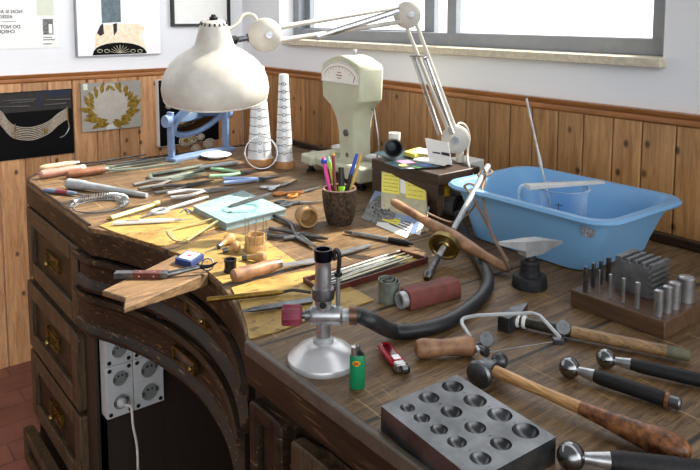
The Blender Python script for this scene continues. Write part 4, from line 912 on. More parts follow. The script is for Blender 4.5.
for i in range(26):
    g = i*2.4; s = .03+.2*(i/26)**.6; c = q(.27+s*math.cos(g)*.75, .52+s*1.5*math.sin(g))+nr*.0012; mb.ball(c, .0052, 8, (1, .5, 1))
obj('flower_petals', mb, 'photog', o)
obj('white_margin', MB().slab([q(.93, 0), q(1, 0), q(1, 1), q(.93, 1)], nr*.0004), 'paper', o)
o, a, e, u, nr = lean('document', 'white printed sheet with a yellow note clipped on, lowest of the leaning papers', 'paper', (376, 225), (407, 238), (386, 206), 'paper', .0004, Y0-.035, .0012)
note(o, a, e, u, nr, (.10, .62, .30, .96, .02), 4, off=.0016)
mb = MB()
for i in range(6):
    s0, v = .62+.04*(i % 2), .86-.12*i
    if i > 4: s0 = .35
    mb.slab([a+e*s0+u*v+nr*.0006, a+e*.95+u*v+nr*.0006, a+e*.95+u*(v+.035)+nr*.0006, a+e*s0+u*(v+.035)+nr*.0006], nr*.0003)
obj('print_lines', mb, 'ink', o)
mb = MB(); mb.tube(curve([a+e*.3+u*1.02+nr*.003, a+e*.34+u*.9+nr*.003, a+e*.4+u*.98+nr*.003], 4), .0014, 6); obj('clip', mb, 'black', o)
# small motor with yellow elbow beside the stand
c = B(449, 216); t = thing('gas_valve', 'grey valve with yellow elbow under the right side of the stand', 'valve', A2(c)+Z*BT)
T = frame(c, (.85, .2, 0))
obj('valve_body', MB(T).cyl((-.03, 0, .03), (.028, 0, .03), .027, .027, 20), 'mgrey', t); obj('flange', MB(T).cyl((.028, 0, .03), (.036, 0, .03), .031, .031, 20), 'black', t); obj('outlet', MB(T).cyl((.036, 0, .03), (.062, 0, .03), .015, .013, 16), 'black', t)
obj('elbow', MB(T).tube(curve([(-.012, .0, .05), (-.012, 0, .068), (-.024, .012, .078), (-.045, .03, .08)], 5), .012, 12), 'yplast', t)

# ------------------------------------------------------------------ desk lamp
def disc(mb, c, ax, r, th, dome=.3):
    return mb.lathe([(0, -th/2), (r*.9, -th/2), (r, -th*.35), (r, th*.35), (r*.9, th*.5), (r*.5, th*(.5+dome*.7)), (0, th*(.5+dome))], c, ax, 30)
KB, KE, KJ = V(455.5, 139, 1.93), V(407.5, 15, 1.90), V(265, 35, 1.60)
baseP = Vector((KB.x+.01, KB.y+.015, BT))
lamp = thing('desk_lamp', 'large aged cream articulated lamp with a bell-shaped shade', 'lamp', baseP)
toc = (EYE-KB); toc.z = 0; toc.normalize()
side = Vector((.5, -.86, 0)).normalized()
bl = V(467, 166, 1.97)
bl.z = BT; bt_ = top_of(bl, 158.5)
obj('clamp_block', MB().box((bl.x, bl.y, BT+bt_/2), (.075, .06, bt_)), 'alupowder', lamp, bev=.003)
obj('swivel_post', MB().cyl((KB.x, KB.y+.018, BT+bt_-.005), (KB.x, KB.y+.018, KB.z), .011, .011, 14), 'enamel', lamp)
obj('base_knuckle', disc(MB(), KB, toc, m(14, KB), .03), 'enamel', lamp)
obj('knuckle_screw', MB().cyl(KB+toc*.015, KB+toc*.03, .012, .010, 14), 'steel', lamp)
nE = toc
lat = (KE-KB).cross(nE).normalized()
def offs(p, px): return p+lat*(px*depth(p)/F)
for k, s in enumerate((-5.2, 5.2)): obj('arm_rod', MB().tube([offs(KB, s*.7)+nE*(.004), offs(KE, s)+nE*.004], .0052, 10), 'enamel', lamp)
def spring(a, b, r, turns, w):
    a, b = Vector(a), Vector(b); d = (b-a).normalized(); u = d.orthogonal().normalized(); v = d.cross(u); n = turns*8
    return MB().tube([a.lerp(b, i/n)+u*(r*math.cos(2*PI*i/8))+v*(r*math.sin(2*PI*i/8)) for i in range(n+1)], w, 5)
s0 = V(413, 56, 1.905); s1 = V(440, 135, 1.93); s2 = V(424, 56, 1.885); s3 = V(452, 134, 1.90)
obj('spring', spring(s0, s1, .0062, 44, .0014), 'chrome', lamp); obj('spring', spring(s2, s3, .0062, 44, .0014), 'chrome', lamp)
obj('spring_bar', MB().tube([V(410, 56, 1.905), V(427, 56.3, 1.883)], .003, 8), 'steel', lamp)
obj('elbow_plate', disc(MB(), KE+nE*.004, nE, m(13.5, KE), .026), 'enamel', lamp); obj('elbow_screw', MB().cyl(KE+nE*.018+V(412, 14.5, 1.9)-V(407.5, 15, 1.9), KE+nE*.032+V(412, 14.5, 1.9)-V(407.5, 15, 1.9), .009, .008, 12), 'steel', lamp)
# forearm
for (p, q) in (((279, 27.5), (399, 7)), ((279, 40.5), (400, 22))): obj('arm_rod', MB().tube([V(*p, 1.615), V(*q, 1.89)], .0062, 10), 'enamel', lamp)
obj('spring', spring(V(316, 37.5, 1.69), V(398, 11, 1.87), .0075, 56, .0015), 'chrome', lamp)
jn = (EYE-KJ).normalized()
obj('shade_knuckle', disc(MB(), KJ, jn, m(17, KJ), .04), 'enamel', lamp); obj('knuckle_screw', MB().cyl(KJ+jn*.03+RT*m(4, KJ), KJ+jn*.04+RT*m(4, KJ), .009, .008, 12), 'steel', lamp)
th = Vector((-FW.x, -FW.y, 0)).normalized(); axs = (Z+th*math.tan(R(9))+RT*.02).normalized()
sc_ = V(216, 97.5, 1.545); u_ = m(1, sc_)
prof = [(50.5, 0), (52.3, 4), (53, 11), (51.7, 19), (48.8, 27), (44, 34.5), (37.5, 41), (30, 46), (23.5, 49.5), (19.5, 53.5), (17.3, 60), (15, 68.5), (12.8, 75), (10, 77.5), (6, 78.5)]
prof = [(r*u_, h*u_) for r, h in prof]; inner = [(max(r-.0022, 0), h-(.0006 if h < .02 else .0022)) for r, h in reversed(prof)]
sh_ = obj('shade', MB().lathe(prof+[(0, prof[-1][1])], sc_, axs, 56, cap=False), 'enamel', lamp, ang=60)
obj('shade_lining', MB().lathe([(prof[0][0]-.0015, .0003)]+[(r-.003, h) for r, h in prof[1:-1]]+[(0, prof[-1][1]-.004)], sc_, axs, 56, cap=False), 'shadein', sh_, ang=60)
obj('rolled_rim', MB().lathe([((50.3+1.1*math.cos(2*PI*i/8))*u_, (.4+1.1*math.sin(2*PI*i/8))*u_) for i in range(8)], sc_, axs, 56, cap=False, loop=True), 'enamel', sh_)
mb = MB()
xv = axs.orthogonal().normalized(); yv = axs.cross(xv)
for i in range(16):
    q = 2*PI*i/16; rad = xv*math.cos(q)+yv*math.sin(q); p = sc_+axs*(79.2*u_)+rad*(12.3*u_); mb.tube([p-axs*5.2*u_+rad*1.0*u_, p-axs*3.0*u_-rad*.5*u_], .0024, 6)
obj('vent_slots', mb, 'black', sh_)
tp = sc_+axs*(78*u_)
obj('switch', MB().lathe([(0, 0), (4.2*u_, 0), (4.2*u_, 3*u_), (2.5*u_, 4*u_), (2.2*u_, 5.5*u_), (0, 5.5*u_)], tp, axs, 18), 'black', lamp)
obj('socket', MB().cyl(sc_+axs*(46*u_), sc_+axs*(74*u_), .02, .014, 20), 'black', lamp)
bulbc = sc_+axs*(36*u_); obj('light_bulb', MB().ball(bulbc, .026, 20), 'bulb', lamp)
obj('neck_stub', MB().cyl(V(238, 39.5, 1.575), V(251, 37.3, 1.59), m(3, KJ), m(3, KJ), 14), 'dsteel', lamp)
for p, q in (((230.5, 40.5), (236, 39.7)), ((247, 38), (252, 37.2))): obj('collar', MB().cyl(V(*p, 1.565 if p[0] < 240 else 1.588), V(*q, 1.572 if p[0] < 240 else 1.592), m(4.3, KJ), m(4.3, KJ), 14), 'black', lamp)
obj('cable', MB().tube(curve([V(229, 29, 1.57), V(236, 25, 1.58), V(242, 16.5, 1.59), V(248, 14.2, 1.6), V(254, 16, 1.6), V(257, 21, 1.6)], 6), .0042, 8), 'pcord', lamp)
obj('cable', MB().tube(curve([KB+nE*.0+lat*.0, V(458, 124, 1.94), V(466, 126, 1.96), V(469.5, 138, 1.97), V(468, 150, 1.95), V(468, 163, 1.90), V(474, 178, 1.88), V(472, 190, 1.87)], 6), .0033, 8), 'pcord', lamp)

# ------------------------------------------------------------------ tub and jug
tx0, tx1, ty0, ty1 = -1.212, -.745, 1.23, 1.572; hT = .125
def rr(x0, x1, y0, y1, r, z, n=6):
    P = []
    for cx, cy, q0 in ((x1-r, y0+r, -90), (x1-r, y1-r, 0), (x0+r, y1-r, 90), (x0+r, y0+r, 180)):
        for i in range(n+1): q = R(q0+90*i/n); X_, Y_ = cx+r*math.cos(q)-tx1, cy+r*math.sin(q)-ty0; P.append((tx1+X_*math.cos(TR)-Y_*math.sin(TR), ty0+X_*math.sin(TR)+Y_*math.cos(TR), z))
    return P
bx0, bx1, by0, by1 = -1.14, -.81, 1.255, 1.53; TR = R(-.4)
def lv(f, z, g=0., r=.05): return rr(bx0+(tx0+.02-bx0)*f-g, bx1+(tx1-.02-bx1)*f+g, by0+(ty0+.02-by0)*f-g, by1+(ty1-.02-by1)*f+g, r, BT+z)
mb = MB(); mb.rings([lv(.02, .0, -.012, .035), lv(0, .004), lv(.25, hT*.3), lv(.6, hT*.62), lv(.95, hT-.012), lv(1, hT-.011, .018, .06), lv(1, hT-.006, .021, .062), lv(1, hT, .016, .06), lv(1, hT, 0, .05), lv(.95, hT-.008, -.004), lv(.6, hT*.62, -.004), lv(.05, .008, -.004), lv(.02, .006, -.014, .035)])
tub = tag(obj('wash_tub', mb, 'tub', ang=40), 'light blue plastic tub with a rolled rim holding a clear jug', 'tub')
p = ony(588, 231.5, (by0+(ty0+.02-by0)*.66)-.003)
mb = MB(); w_ = (Vector((0, -.055, .08))).normalized(); 
pts = [(-.017, -.008), (-.008, -.013), (.006, -.013), (.016, -.006), (.017, .006), (.0, .009), (-.016, .008)]
tz = hT*.66; slope = ((ty0+.02)-by0)/hT
def tubface(x, z): 
    X_, Y_ = x-tx1, by0+((ty0+.02)-by0)*min(1,.02+z/hT)-.0015-ty0
    return Vector((tx1+X_*math.cos(TR)-Y_*math.sin(TR), ty0+X_*math.sin(TR)+Y_*math.cos(TR), BT+z))
zc = p.z-BT; mb.slab([tubface(p.x+x, min(zc, .1)+z) for x, z in pts], (0, -.0008, 0)); obj('maker_sticker', mb, 'sticker', tub)
c = B(563, 188, .14); c.z = BT+.0085; r = .057; jh = .132
t = thing('measuring_jug', 'clear plastic measuring jug standing inside the blue tub', 'jug', c)
obj('body', MB().lathe([(0, 0), (r*.86, 0), (r*.88, .004), (r, jh), (r+.003, jh+.002), (r-.001, jh+.002), (r*.86, .006), (0, .004)], c, n=40), 'jug', t)
obj('rim', MB().tube([c+Vector(((r+.002)*math.cos(2*PI*i/40), (r+.002)*math.sin(2*PI*i/40), jh)) for i in range(40)], .0025, 8, closed=True), 'jug', t)
hd = Vector((-.9, -.43, 0)).normalized(); obj('handle', MB().tube(curve([c+hd*r+Z*(jh-.008), c+hd*(r+.035)+Z*(jh-.006), c+hd*(r+.042)+Z*(jh-.03), c+hd*(r+.036)+Z*.05, c+hd*(r*.92)+Z*.03], 5), .008, 10, flat=.7), mat('pale_blue_handle', 'b9d3ea', .25), t)
mb = MB(); dq = math.atan2(-c.y, -c.x)-.15
for i in range(7):
    z_ = .03+.0125*i; ra = r*(.88+.12*z_/jh)+.0008; w = .22 if i % 2 else .34
    mb.tube([c+Vector((ra*math.cos(dq+w*(j/6-.5)), ra*math.sin(dq+w*(j/6-.5)), z_)) for j in range(7)], .0009, 4)
mb.tube([c+Vector(((r*(.88+.12*z_/jh)+.0008)*math.cos(dq), (r*(.88+.12*z_/jh)+.0008)*math.sin(dq), z_)) for z_ in (.028, .11)], .0009, 4); obj('graduations', mb, 'pnavy', t)
p, q = V(527, 187.5, depth(c)-.055), V(600, 181.5, depth(c)+.06)
pz = BT+.0085+jh+.0035
def atz(px, py, z): return B(px, py, z-BT)
p, q = atz(527, 187, pz+.008), atz(603, 182, pz+.004)
tag(obj('scraper_bar', MB(frame(p, q-p)).hexa([(0, -.011, -.005), ((q-p).length, -.008, -.003), ((q-p).length, .008, -.003), (0, .011, -.005), (0, -.011, .006), ((q-p).length, -.008, .003), ((q-p).length, .008, .003), (0, .011, .006)]), 'alupowder', bev=.0015), 'pale flat bar resting across the rim of the clear jug', 'bar')
p = c+Vector((-.028, .02, .0085)); q = V(526, 97, depth(c)+.05); dr = q-p
o = thing('stirring_rod', 'thin metal rod standing up out of the clear jug', 'rod', p)
obj('rod', rod_between(MB(), p, q, [(0, .0032), (.97, .0032), (1, .0032)], 10), 'steel', o); obj('tip', rod_between(MB(), p.lerp(q, .5), p.lerp(q, .62), [(0, .005), (1, .0036)], 10), 'steel', o); obj('end', rod_between(MB(), q-dr*.01, q+dr*.004, [(0, .0042), (1, .0042)], 10), 'dbrass', o)
# ------------------------------------------------------------------ pump drill
b = B(426, 279, .004); tpt = ony(488, 166, 1.335); sh = tpt-b; Ls = sh.length; d = sh.normalized()
t = thing('pump_drill', 'pump drill with brass flywheel and wooden crossbar leaning on the blue tub', 'drill', A2(b)+Z*BT)
at = lambda k: b+sh*k
obj('shaft', rod_between(MB(), at(.1), at(1), [(0, .0062), (.3, .0062), (1, .0075)], 14), 'greyw2', t)
obj('chuck', rod_between(MB(), at(0), at(.17), [(0, .004), (.1, .0095), (.35, .0105), (.4, .0085), (.9, .0075), (1, .006)], 16), 'dsteel', t)
obj('collet', rod_between(MB(), at(.0), at(.055), [(0, .006), (.9, .0108), (1, .0108)], 8), 'dbrass', t)
fc = b+sh*.255; r = .034
obj('flywheel', MB().lathe([(0, -.006), (.012, -.006), (.014, -.003), (r*.8, -.003), (r*.86, -.007), (r, -.006), (r, .006), (r*.86, .007), (r*.8, .003), (.014, .003), (.012, .008), (0, .008)], fc, d, 40), 'brass', t)
obj('collar', rod_between(MB(), at(.33), at(.38), [(0, .0085), (1, .0085)], 14), 'black', t)
e2 = B(506, 271, .015); S = None
# crossbar runs from the bench through the shaft
best = None
for i in range(100):
    k = .34+.2*i/99; p = at(k); c_ = (p-EYE); pr = (c_.dot(RT)/c_.dot(FW)*F+CX, CY-c_.dot(UP)/c_.dot(FW)*F)
    u = (pr[0]-391)/(506-391); yl = 201+u*(268.5-201)
    if best is None or abs(pr[1]-yl) < best[0]: best = (abs(pr[1]-yl), p, u)
S, u = best[1], best[2]; e2 = B(508, 269.5, .013)
lo = 1.0; e1 = e2+(S-e2)*(1.9)
for i in range(60):
    k = 1.2+1.6*i/59; p = e2+(S-e2)*k; c_ = p-EYE; x = c_.dot(RT)/c_.dot(FW)*F+CX
    if x <= 392: e1 = p; break
obj('crossbar', rod_between(MB(), e1, e2, [(0, .006), (.02, .0105), (.06, .0125), (.15, .0115), (.3, .0115), (.42, .0165), (.55, .019), (.68, .0165), (.82, .0118), (.93, .0125), (.98, .0105), (1, .006)], 16, .8), 'wornwood', t)
obj('cord', MB().tube(curve([at(.97)+RT*.004, at(.93)+RT*.018, at(.86)+RT*.004, at(.83)+RT*.012, at(.72)+RT*.022, e2.lerp(at(.72), .45), e2+Z*.012, e2-Z*.005], 6), .003, 8), 'cord', t)
obj('cord', MB().tube(curve([at(.97)-RT*.002, at(.90)-RT*.012, at(.84)+RT*.014, V(475, 205, depth(at(.7))+.02), V(461, 219, depth(at(.6))+.02), V(449, 222, depth(at(.5))+.01), e1.lerp(S, .6)+Z*.02], 6), .0026, 8), 'cord', t)
obj('wire_loop', MB().tube(curve([V(464, 186, depth(at(.8))-.01), V(470, 183.5, depth(at(.8))-.01), V(480, 187, depth(at(.85))-.01), V(486, 175, depth(at(.9))-.012), V(484, 169, depth(at(.95))-.012)], 5), .0028, 8), 'cord', t)
obj('cord', MB().tube(curve([V(464, 186, depth(at(.8))-.01), V(473, 198, depth(at(.7))-.005), V(487, 224, depth(at(.6))-.02), e2+Z*.016], 6), .0028, 8), 'cord', t)

# ------------------------------------------------------------------ burner, hose
c = B(323.5, 361); R0 = m(36.5, c)
t = thing('gas_burner', 'silver laboratory gas burner with a domed foot and red knob', 'burner', A2(c)+Z*BT)
hz = lambda py: top_of(c, py)
zn = hz(341)
obj('domed_foot', MB().lathe([(0, .002), (R0*.98, 0), (R0, .004), (R0*.97, .009), (R0*.9, zn*.36), (R0*.74, zn*.64), (R0*.5, zn*.88), (.017, zn), (0, zn)], c, n=48), mat('brushed_aluminium_dome', 'd0d1d2', .3, .5, .1, 16, .05), t)
obj('neck_ring', MB().lathe([(0, zn-.004), (.0165, zn-.004), (.0165, zn+.004), (.012, zn+.008), (0, zn+.008)], c, n=28), 'greyw2', t)
zv = hz(315)
obj('stem', MB().lathe([(0, zn), (.0115, zn), (.0115, zv+.03), (0, zv+.03)], c+Vector((0, 0, 0)), n=24), 'steel', t)
kd = (B(303, 361)-B(330, 361)); kd.z = 0; kd = -RT
T = frame(c+Z*zv, RT)
obj('valve_body', MB(T).lathe([(0, -.02), (.013, -.02), (.0155, -.015), (.0155, .026), (.012, .03), (0, .03)], (0, 0, 0), (1, 0, 0), 24), 'steel', t)
obj('spindle', MB(T).lathe([(0, -.035), (.006, -.035), (.006, -.028), (.010, -.028), (.010, -.019), (0, -.019)], (0, 0, 0), (1, 0, 0), 18), 'dsteel', t)
mb = MB(T); N = 24
sec = lambda x, r: [(x, r*(1+.07*math.cos(8*2*PI*j/64))*math.cos(2*PI*j/64), r*(1+.07*math.cos(8*2*PI*j/64))*math.sin(2*PI*j/64)) for j in range(64)]
mb.rings([sec(-.064, .0135), sec(-.062, .016), sec(-.037, .016), sec(-.033, .012)]); obj('red_knob', mb, 'redknob', t, ang=50)
z1, z2, z3 = hz(302), hz(293), hz(249)
obj('barrel', MB().lathe([(0, zv+.012), (.013, zv+.012), (.013, z2), (.0125, z2), (.0125, z3-.03), (.0115, z3-.02), (.0135, z3-.016), (0, z3-.016)], c, n=28), 'steel', t)
obj('collar', MB().lathe([(.012, z2-.008), (.017, z2-.008), (.0178, z2), (.017, z2+.008), (.012, z2+.008)], c, n=28, cap=False, loop=True), 'dsteel', t)
obj('burner_mouth', MB().lathe([(.0135, z3-.018), (.0142, z3-.004), (.014, z3), (.011, z3), (.0105, z3-.016), (.0, z3-.02), (0, z3-.022)], c, n=28), 'burnt', t)
fr_ = Vector((-FW.x, -FW.y, 0)).normalized(); mb = MB(); mb.cyl(c+Z*z1+fr_*.009, c+Z*z1+fr_*.0138, .0055, .0055, 16); obj('air_hole', mb, 'black', t)
pp = c+RT*.023
obj('pilot_tube', MB().tube([pp+Z*(zv+.006), pp+Z*(hz(273))], .0036, 10), 'steel', t)
obj('pilot_collar', MB().cyl(pp+Z*hz(276), pp+Z*hz(272), .0062, .0062, 12), 'black', t)
obj('pilot_hook', MB().tube(curve([pp+Z*hz(273), pp+Z*hz(262)+RT*.002, pp+Z*hz(253)+RT*.001, pp+Z*hz(250)-RT*.003, pp+Z*hz(254)-RT*.006, pp+Z*hz(260)-RT*.005], 5), .0034, 8), 'black', t)
p = c+Z*zv
obj('hose_nozzle', MB().tube([p+RT*.028, p+RT*.05], .010, 16), 'greyw2', t); obj('hose_clamp', MB().cyl(p+RT*.040, p+RT*.052, .0148, .0148, 18), mat('copper_brown_clamp', '7a5b4a', .35, .7), t)
hr = .0125
hp_ = [p+RT*.044, p+RT*.058-Z*.001, p+RT*.078-Z*.011, B(391, 330.5, hr+.005), B(413, 331, hr), B(442, 324, hr), B(464, 311.5, hr), B(482, 296, hr), B(488, 281, hr), B(482, 264, hr), B(472, 249, hr), B(464, 233, hr), B(460, 221, .02), B(457.5, 214, .03)]
o = thing('gas_hose', 'thick black rubber hose curving from the burner behind the red block', 'hose', A2(B(450, 315))+Z*BT)
hc_ = curve(hp_, 8); obj('hose', MB().tube(hc_, hr, 16), 'rubber', o)
obj('stitch_line', MB().tube([q+Z*(hr*.62)-Vector((0, hr*.80, 0)) if i < 44 else q+Z*(hr*.75)-Vector((-hr*.5, hr*.5, 0)) for i, q in enumerate(hc_[12:52])], .0007, 5), 'mgrey', o)

# ------------------------------------------------------------------ anvil
c = B(529.5, 286); r = m(17.5, c); hb = top_of(c, 258); h0 = top_of(c, 255.5); h1 = top_of(c, 239)
t = thing('bench_anvil', 'small two-horned steel anvil on a round dark iron foot', 'anvil', A2(c)+Z*BT)
obj('foot', MB().lathe([(0, 0), (r*.98, 0), (r, .004), (r*.96, .02), (r*.9, .023), (r*.62, .024), (r*.56, .03), (r*.52, hb-.012), (r*.56, hb-.008), (r*.5, hb-.003), (0, hb-.003)], c, n=36), 'castiron', t)
obj('stem', MB().lathe([(0, hb-.005), (r*.32, hb-.005), (r*.32, h0+.006), (0, h0+.006)], c, n=20), 'iron', t)
T = frame(c, RT*.93+Vector((FW.x, FW.y, 0))*.38); s = m(1, c); zt = h1; s *= 1.22
mb = MB(T)
def q4(x, y, z0, z1): return [(x, -y, z0), (x, y, z0), (x, y, z1), (x, -y, z1)]
mb.rings([q4(-8*s, 5.5*s, zt-13*s, zt), q4(8*s, 5.5*s, zt-12*s, zt-.5*s), q4(32*s, .8*s, zt-7*s, zt-5.5*s)]); mb.rings([q4(-8*s, 5.2*s, zt-8*s, zt), q4(-31*s, .6*s, zt-1*s, zt+1.5*s)])
obj('horned_head', mb, 'anvsteel', t, ang=20)

# ------------------------------------------------------------------ punch block with its punches
fl, frn = B(571, 305), B(663, 341.5)
px0, px1, py0 = fl.x, frn.x, (fl.y+frn.y)/2; bw = .17; hb = top_of(frn, 323)
blk = tag(obj('punch_block', MB().bx(px0, px1, py0, py0+bw, BT, BT+hb), 'block2', bev=.002), 'dark brown wooden block holding steel punches, by the tub', 'punch block')
mb = MB(); mb.bx(px0+.035, px1-.05, py0+.032, py0+.036, BT+hb, BT+hb+.0012)
def Bt(px, py): return B(px, py, hb+.0002)
P_ = [('square', (585.3, 290), 266.6, 4.7, 'first square steel punch at the left corner of the block'), ('square', (593, 286.4), 263, 4.4, 'second square steel punch along the left edge of the block'), ('square', (600.5, 282.8), 260.6, 4.2, 'third square steel punch along the left edge of the block'), ('square', (608, 280.4), 257.5, 5, 'square steel punch beside the grooved swage cube, last along the left edge'),
 ('round', (599, 292), 270, 1.7, 'needle-thin steel punch, thinnest in the block'), ('round', (609.8, 297.5), 274, 3, 'thin round steel punch, left of the front row'), ('round', (623, 302), 278, 3.6, 'round steel punch, middle of the front row'), ('round', (637, 307.7), 282, 5, 'round steel punch, thickest of the front row'),
 ('round', (658, 315.5), 289.7, 8.8, 'stout round steel punch at the front right corner of the block'), ('round', (666.8, 312), 285.6, 9.4, 'stout round steel punch, second from the front right corner'), ('round', (673.8, 307.8), 281.6, 12, 'stout round steel punch next to the fattest one'), ('round', (685.5, 300.5), 275.8, 16.5, 'fattest round steel punch at the right edge of the block')]
for kind, bp, ty, w, lab in P_:
    c = Bt(*bp); r = m(w/2, c); hh = top_of(c, ty)
    if kind == 'square': mb = MB().box(c+Z*hh/2, (r*1.6, r*1.6, hh), R(12))
    else: mb = MB().lathe([(0, 0), (r, 0), (r, hh-r*.25), (r*.85, hh-r*.08), (r*.5, hh), (0, hh)], c, n=24)
    tag(obj('punch', mb, 'dsteel' if kind == 'square' else 'steel', bev=.0006 if kind == 'square' else 0), lab, 'punch', 'steel punches in the brown block')
# grooved swage block
a_, b_, c_ = Bt(619, 286), Bt(651, 300.5), Bt(664, 293.5); sw = (b_.x-a_.x); x0 = a_.x; y0_ = b_.y; dp = .062; hh = top_of(b_, 266)
N = 5; prof = [(0, 0), (sw, 0)]
for i in range(N):      # grooves on the right side
    z_ = hh*(.12+.8*i/N); g = hh*.8/N*.45; prof += [(sw, z_), (sw-.006, z_+.001), (sw-.006, z_+g), (sw, z_+g+.001)]
prof += [(sw, hh)]
k = 4
for i in range(k):
    x = sw*(1-.1-.82*i/k); g = sw*.8/k*.5; zz = hh+(.010 if i > 1 else 0.0)*1
    prof += [(x, hh), (x-.001, hh-.007), (x-g, hh-.007), (x-g-.001, hh)]
prof += [(0, hh)]
T = Matrix(((1, 0, 0, x0), (0, 0, 1, y0_), (0, 1, 0, BT+hb+.0002), (0, 0, 0, 1)))
mb = MB(T); mb.rings([[(x, z_, 0) for x, z_ in prof], [(x, z_, dp) for x, z_ in prof]])
tag(obj('swage_block', mb, 'swage', bev=.0008), 'grooved steel swage cube standing in the punch block', 'swage block')

# ------------------------------------------------------------------ saw
t = thing('piercing_saw', 'piercing saw with bent steel frame and turned wooden handle', 'saw', A2(B(470, 345))+Z*BT)
a, b = B(414.5, 359), B(474, 355.5); ax = (b-a).normalized(); up = Z*.0165
obj('handle', rod_between(MB(), a+up, b+up, [(0, .006), (.03, .0125), (.12, .016), (.3, .0145), (.5, .0125), (.75, .0145), (.93, .0165), (1, .0125)], 20), 'wornwood', t)
p0 = b+up; p1 = B(487, 353, .016)
obj('ferrule', rod_between(MB(), p0, p1, [(0, .008), (.3, .008), (.35, .0055), (.7, .0055), (.72, .0075), (1, .0075)], 12), 'iron', t)
f0 = B(479, 351, .018); f1 = B(462, 324, .030); f1b = B(463.5, 318.5, .032); f2 = B(477, 315.5, .036); f3 = B(531, 313, .042); f4 = B(540, 316, .042); f5 = B(562, 339.5, .034)
obj('bow_frame', MB().tube([f0]+curve([f1, f1b, f2], 4)+curve([f3, f3.lerp(f4, .5)+Vector((0, .001, 0)), f4], 3)+[f5], .0034, 10, flat=.8), 'greyw2', t)
c1, c2 = B(486.5, 340, .022), B(563, 332, .04)
for (px, py, hgt, rad) in ((486.5, 350.5, .017, 7), (563, 338.5, .034, 7.2)):
    q = B(px, py, hgt); top = q+Z*.018; n_ax = Vector((.6, -.62, .5)).normalized()
    obj('wing_screw', MB().tube([q-Z*.006, q+Z*.012], .003, 10), 'dsteel', t); obj('thumb_disc', MB().lathe([(0, -.0012), (.0105, -.0012), (.0115, 0), (.0105, .0012), (0, .0012)], top, n_ax, 24), 'dsteel', t)
q = B(558, 341, .032); obj('clamp', MB(frame(q, RT)).box((0, 0, 0), (.016, .011, .009)), 'iron', t, bev=.001)
q2 = B(489, 352, .016); obj('blade', MB().tube([q2, q], .0008, 5), 'chrome', t)

# ------------------------------------------------------------------ hammers
a = B(512, 327); e = B(690, 364); d = (e-a).normalized(); hr_ = .0108
t = thing('cross_peen_hammer', 'cross-peen hammer with dark square head under the saw frame', 'hammer', A2(a.lerp(e, .3))+Z*BT)
hc0 = Z*.0135
def hq(k, h=None): return a.lerp(e, k)+(hc0 if h is None else Z*h)
obj('handle', rod_between(MB(), hq(.05), hq(.36), [(0, .0092), (.3, .0105), (.7, .0122), (1, .0112)], 18, .85), 'olive', t)
obj('handle_wood', rod_between(MB(), hq(.36), hq(.9), [(0, .0112), (.6, .0108), (1, .0106)], 18, .85), 'oldwood', t)
obj('handle_end', rod_between(MB(), hq(.88), hq(1), [(0, .0107), (.9, .0106), (1, .0095)], 18, .85), 'greyw', t)
for k in (.035, .073): obj('white_binding', rod_between(MB(), hq(k-.008), hq(k+.014), [(0, .0118), (.5, .0125), (1, .0118)], 18, .9), 'white', t)
obj('neck', rod_between(MB(), hq(-.05), hq(.06), [(0, .009), (1, .0095)], 14, .8), 'iron', t)
hd = Vector((-.12, .99, 0)).normalized(); o0 = B(505, 331.5); T = frame(Vector((o0.x-.002, o0.y+.000, BT+.0002)), hd)
mb = MB(T)
def sq(x, w, z0, z1): return [(x, -w, z0), (x, w, z0), (x, w, z1), (x, -w, z1)]
mb.rings([sq(-.004, .0105, .001, .026), sq(.0, .0122, .0, .0275), sq(.022, .0122, 0, .0275), sq(.032, .0105, .001, .0265), sq(.038, .0115, .001, .0275), sq(.072, .0022, .004, .0285)]); obj('head', mb, 'iron', t, ang=25)
# chasing hammer
fc = B(480, 387); hz0 = .0205
T = frame(fc+Z*hz0, (B(505, 370)-fc)); 
t = thing('chasing_hammer', 'chasing hammer with broad polished face and bulbous mottled handle', 'hammer', A2(B(570, 405))+Z*BT)
obj('face', MB(T).lathe([(0, -.012), (.012, -.011), (.0185, -.008), (.0205, -.004), (.0195, .002), (.012, .008), (.0, .008)], (0, 0, 0), (1, 0, 0), 32), 'dsteel', t)
mb = MB(T); mb.rings([sq(.004, .0085, -.009, .008), sq(.012, .0115, -.011, .011), sq(.03, .0115, -.011, .011), sq(.038, .0065, -.006, .006)]); obj('eye_block', mb, 'iron', t, bev=.0015)
mb = MB(T); mb.ball((.052, 0, .0), .0128, 20); mb.cyl((.036, 0, 0), (.045, 0, 0), .006, .0075, 16); obj('ball_peen', mb, 'iron', t)
hs = T @ Vector((.021, -.006, 0)); he = B(690.5, 455, .019)
L = he-hs; q = lambda k: hs.lerp(he, k)
obj('handle', rod_between(MB(), q(0), q(.5), [(0, .0088), (.25, .0082), (.6, .0072), (1, .0086)], 18), 'hamwood', t)
obj('handle_grip', rod_between(MB(), q(.5), q(1), [(0, .0086), (.3, .012), (.6, .0163), (.8, .0175), (.93, .0148), (.985, .009), (1, .004)], 20), 'burl', t)
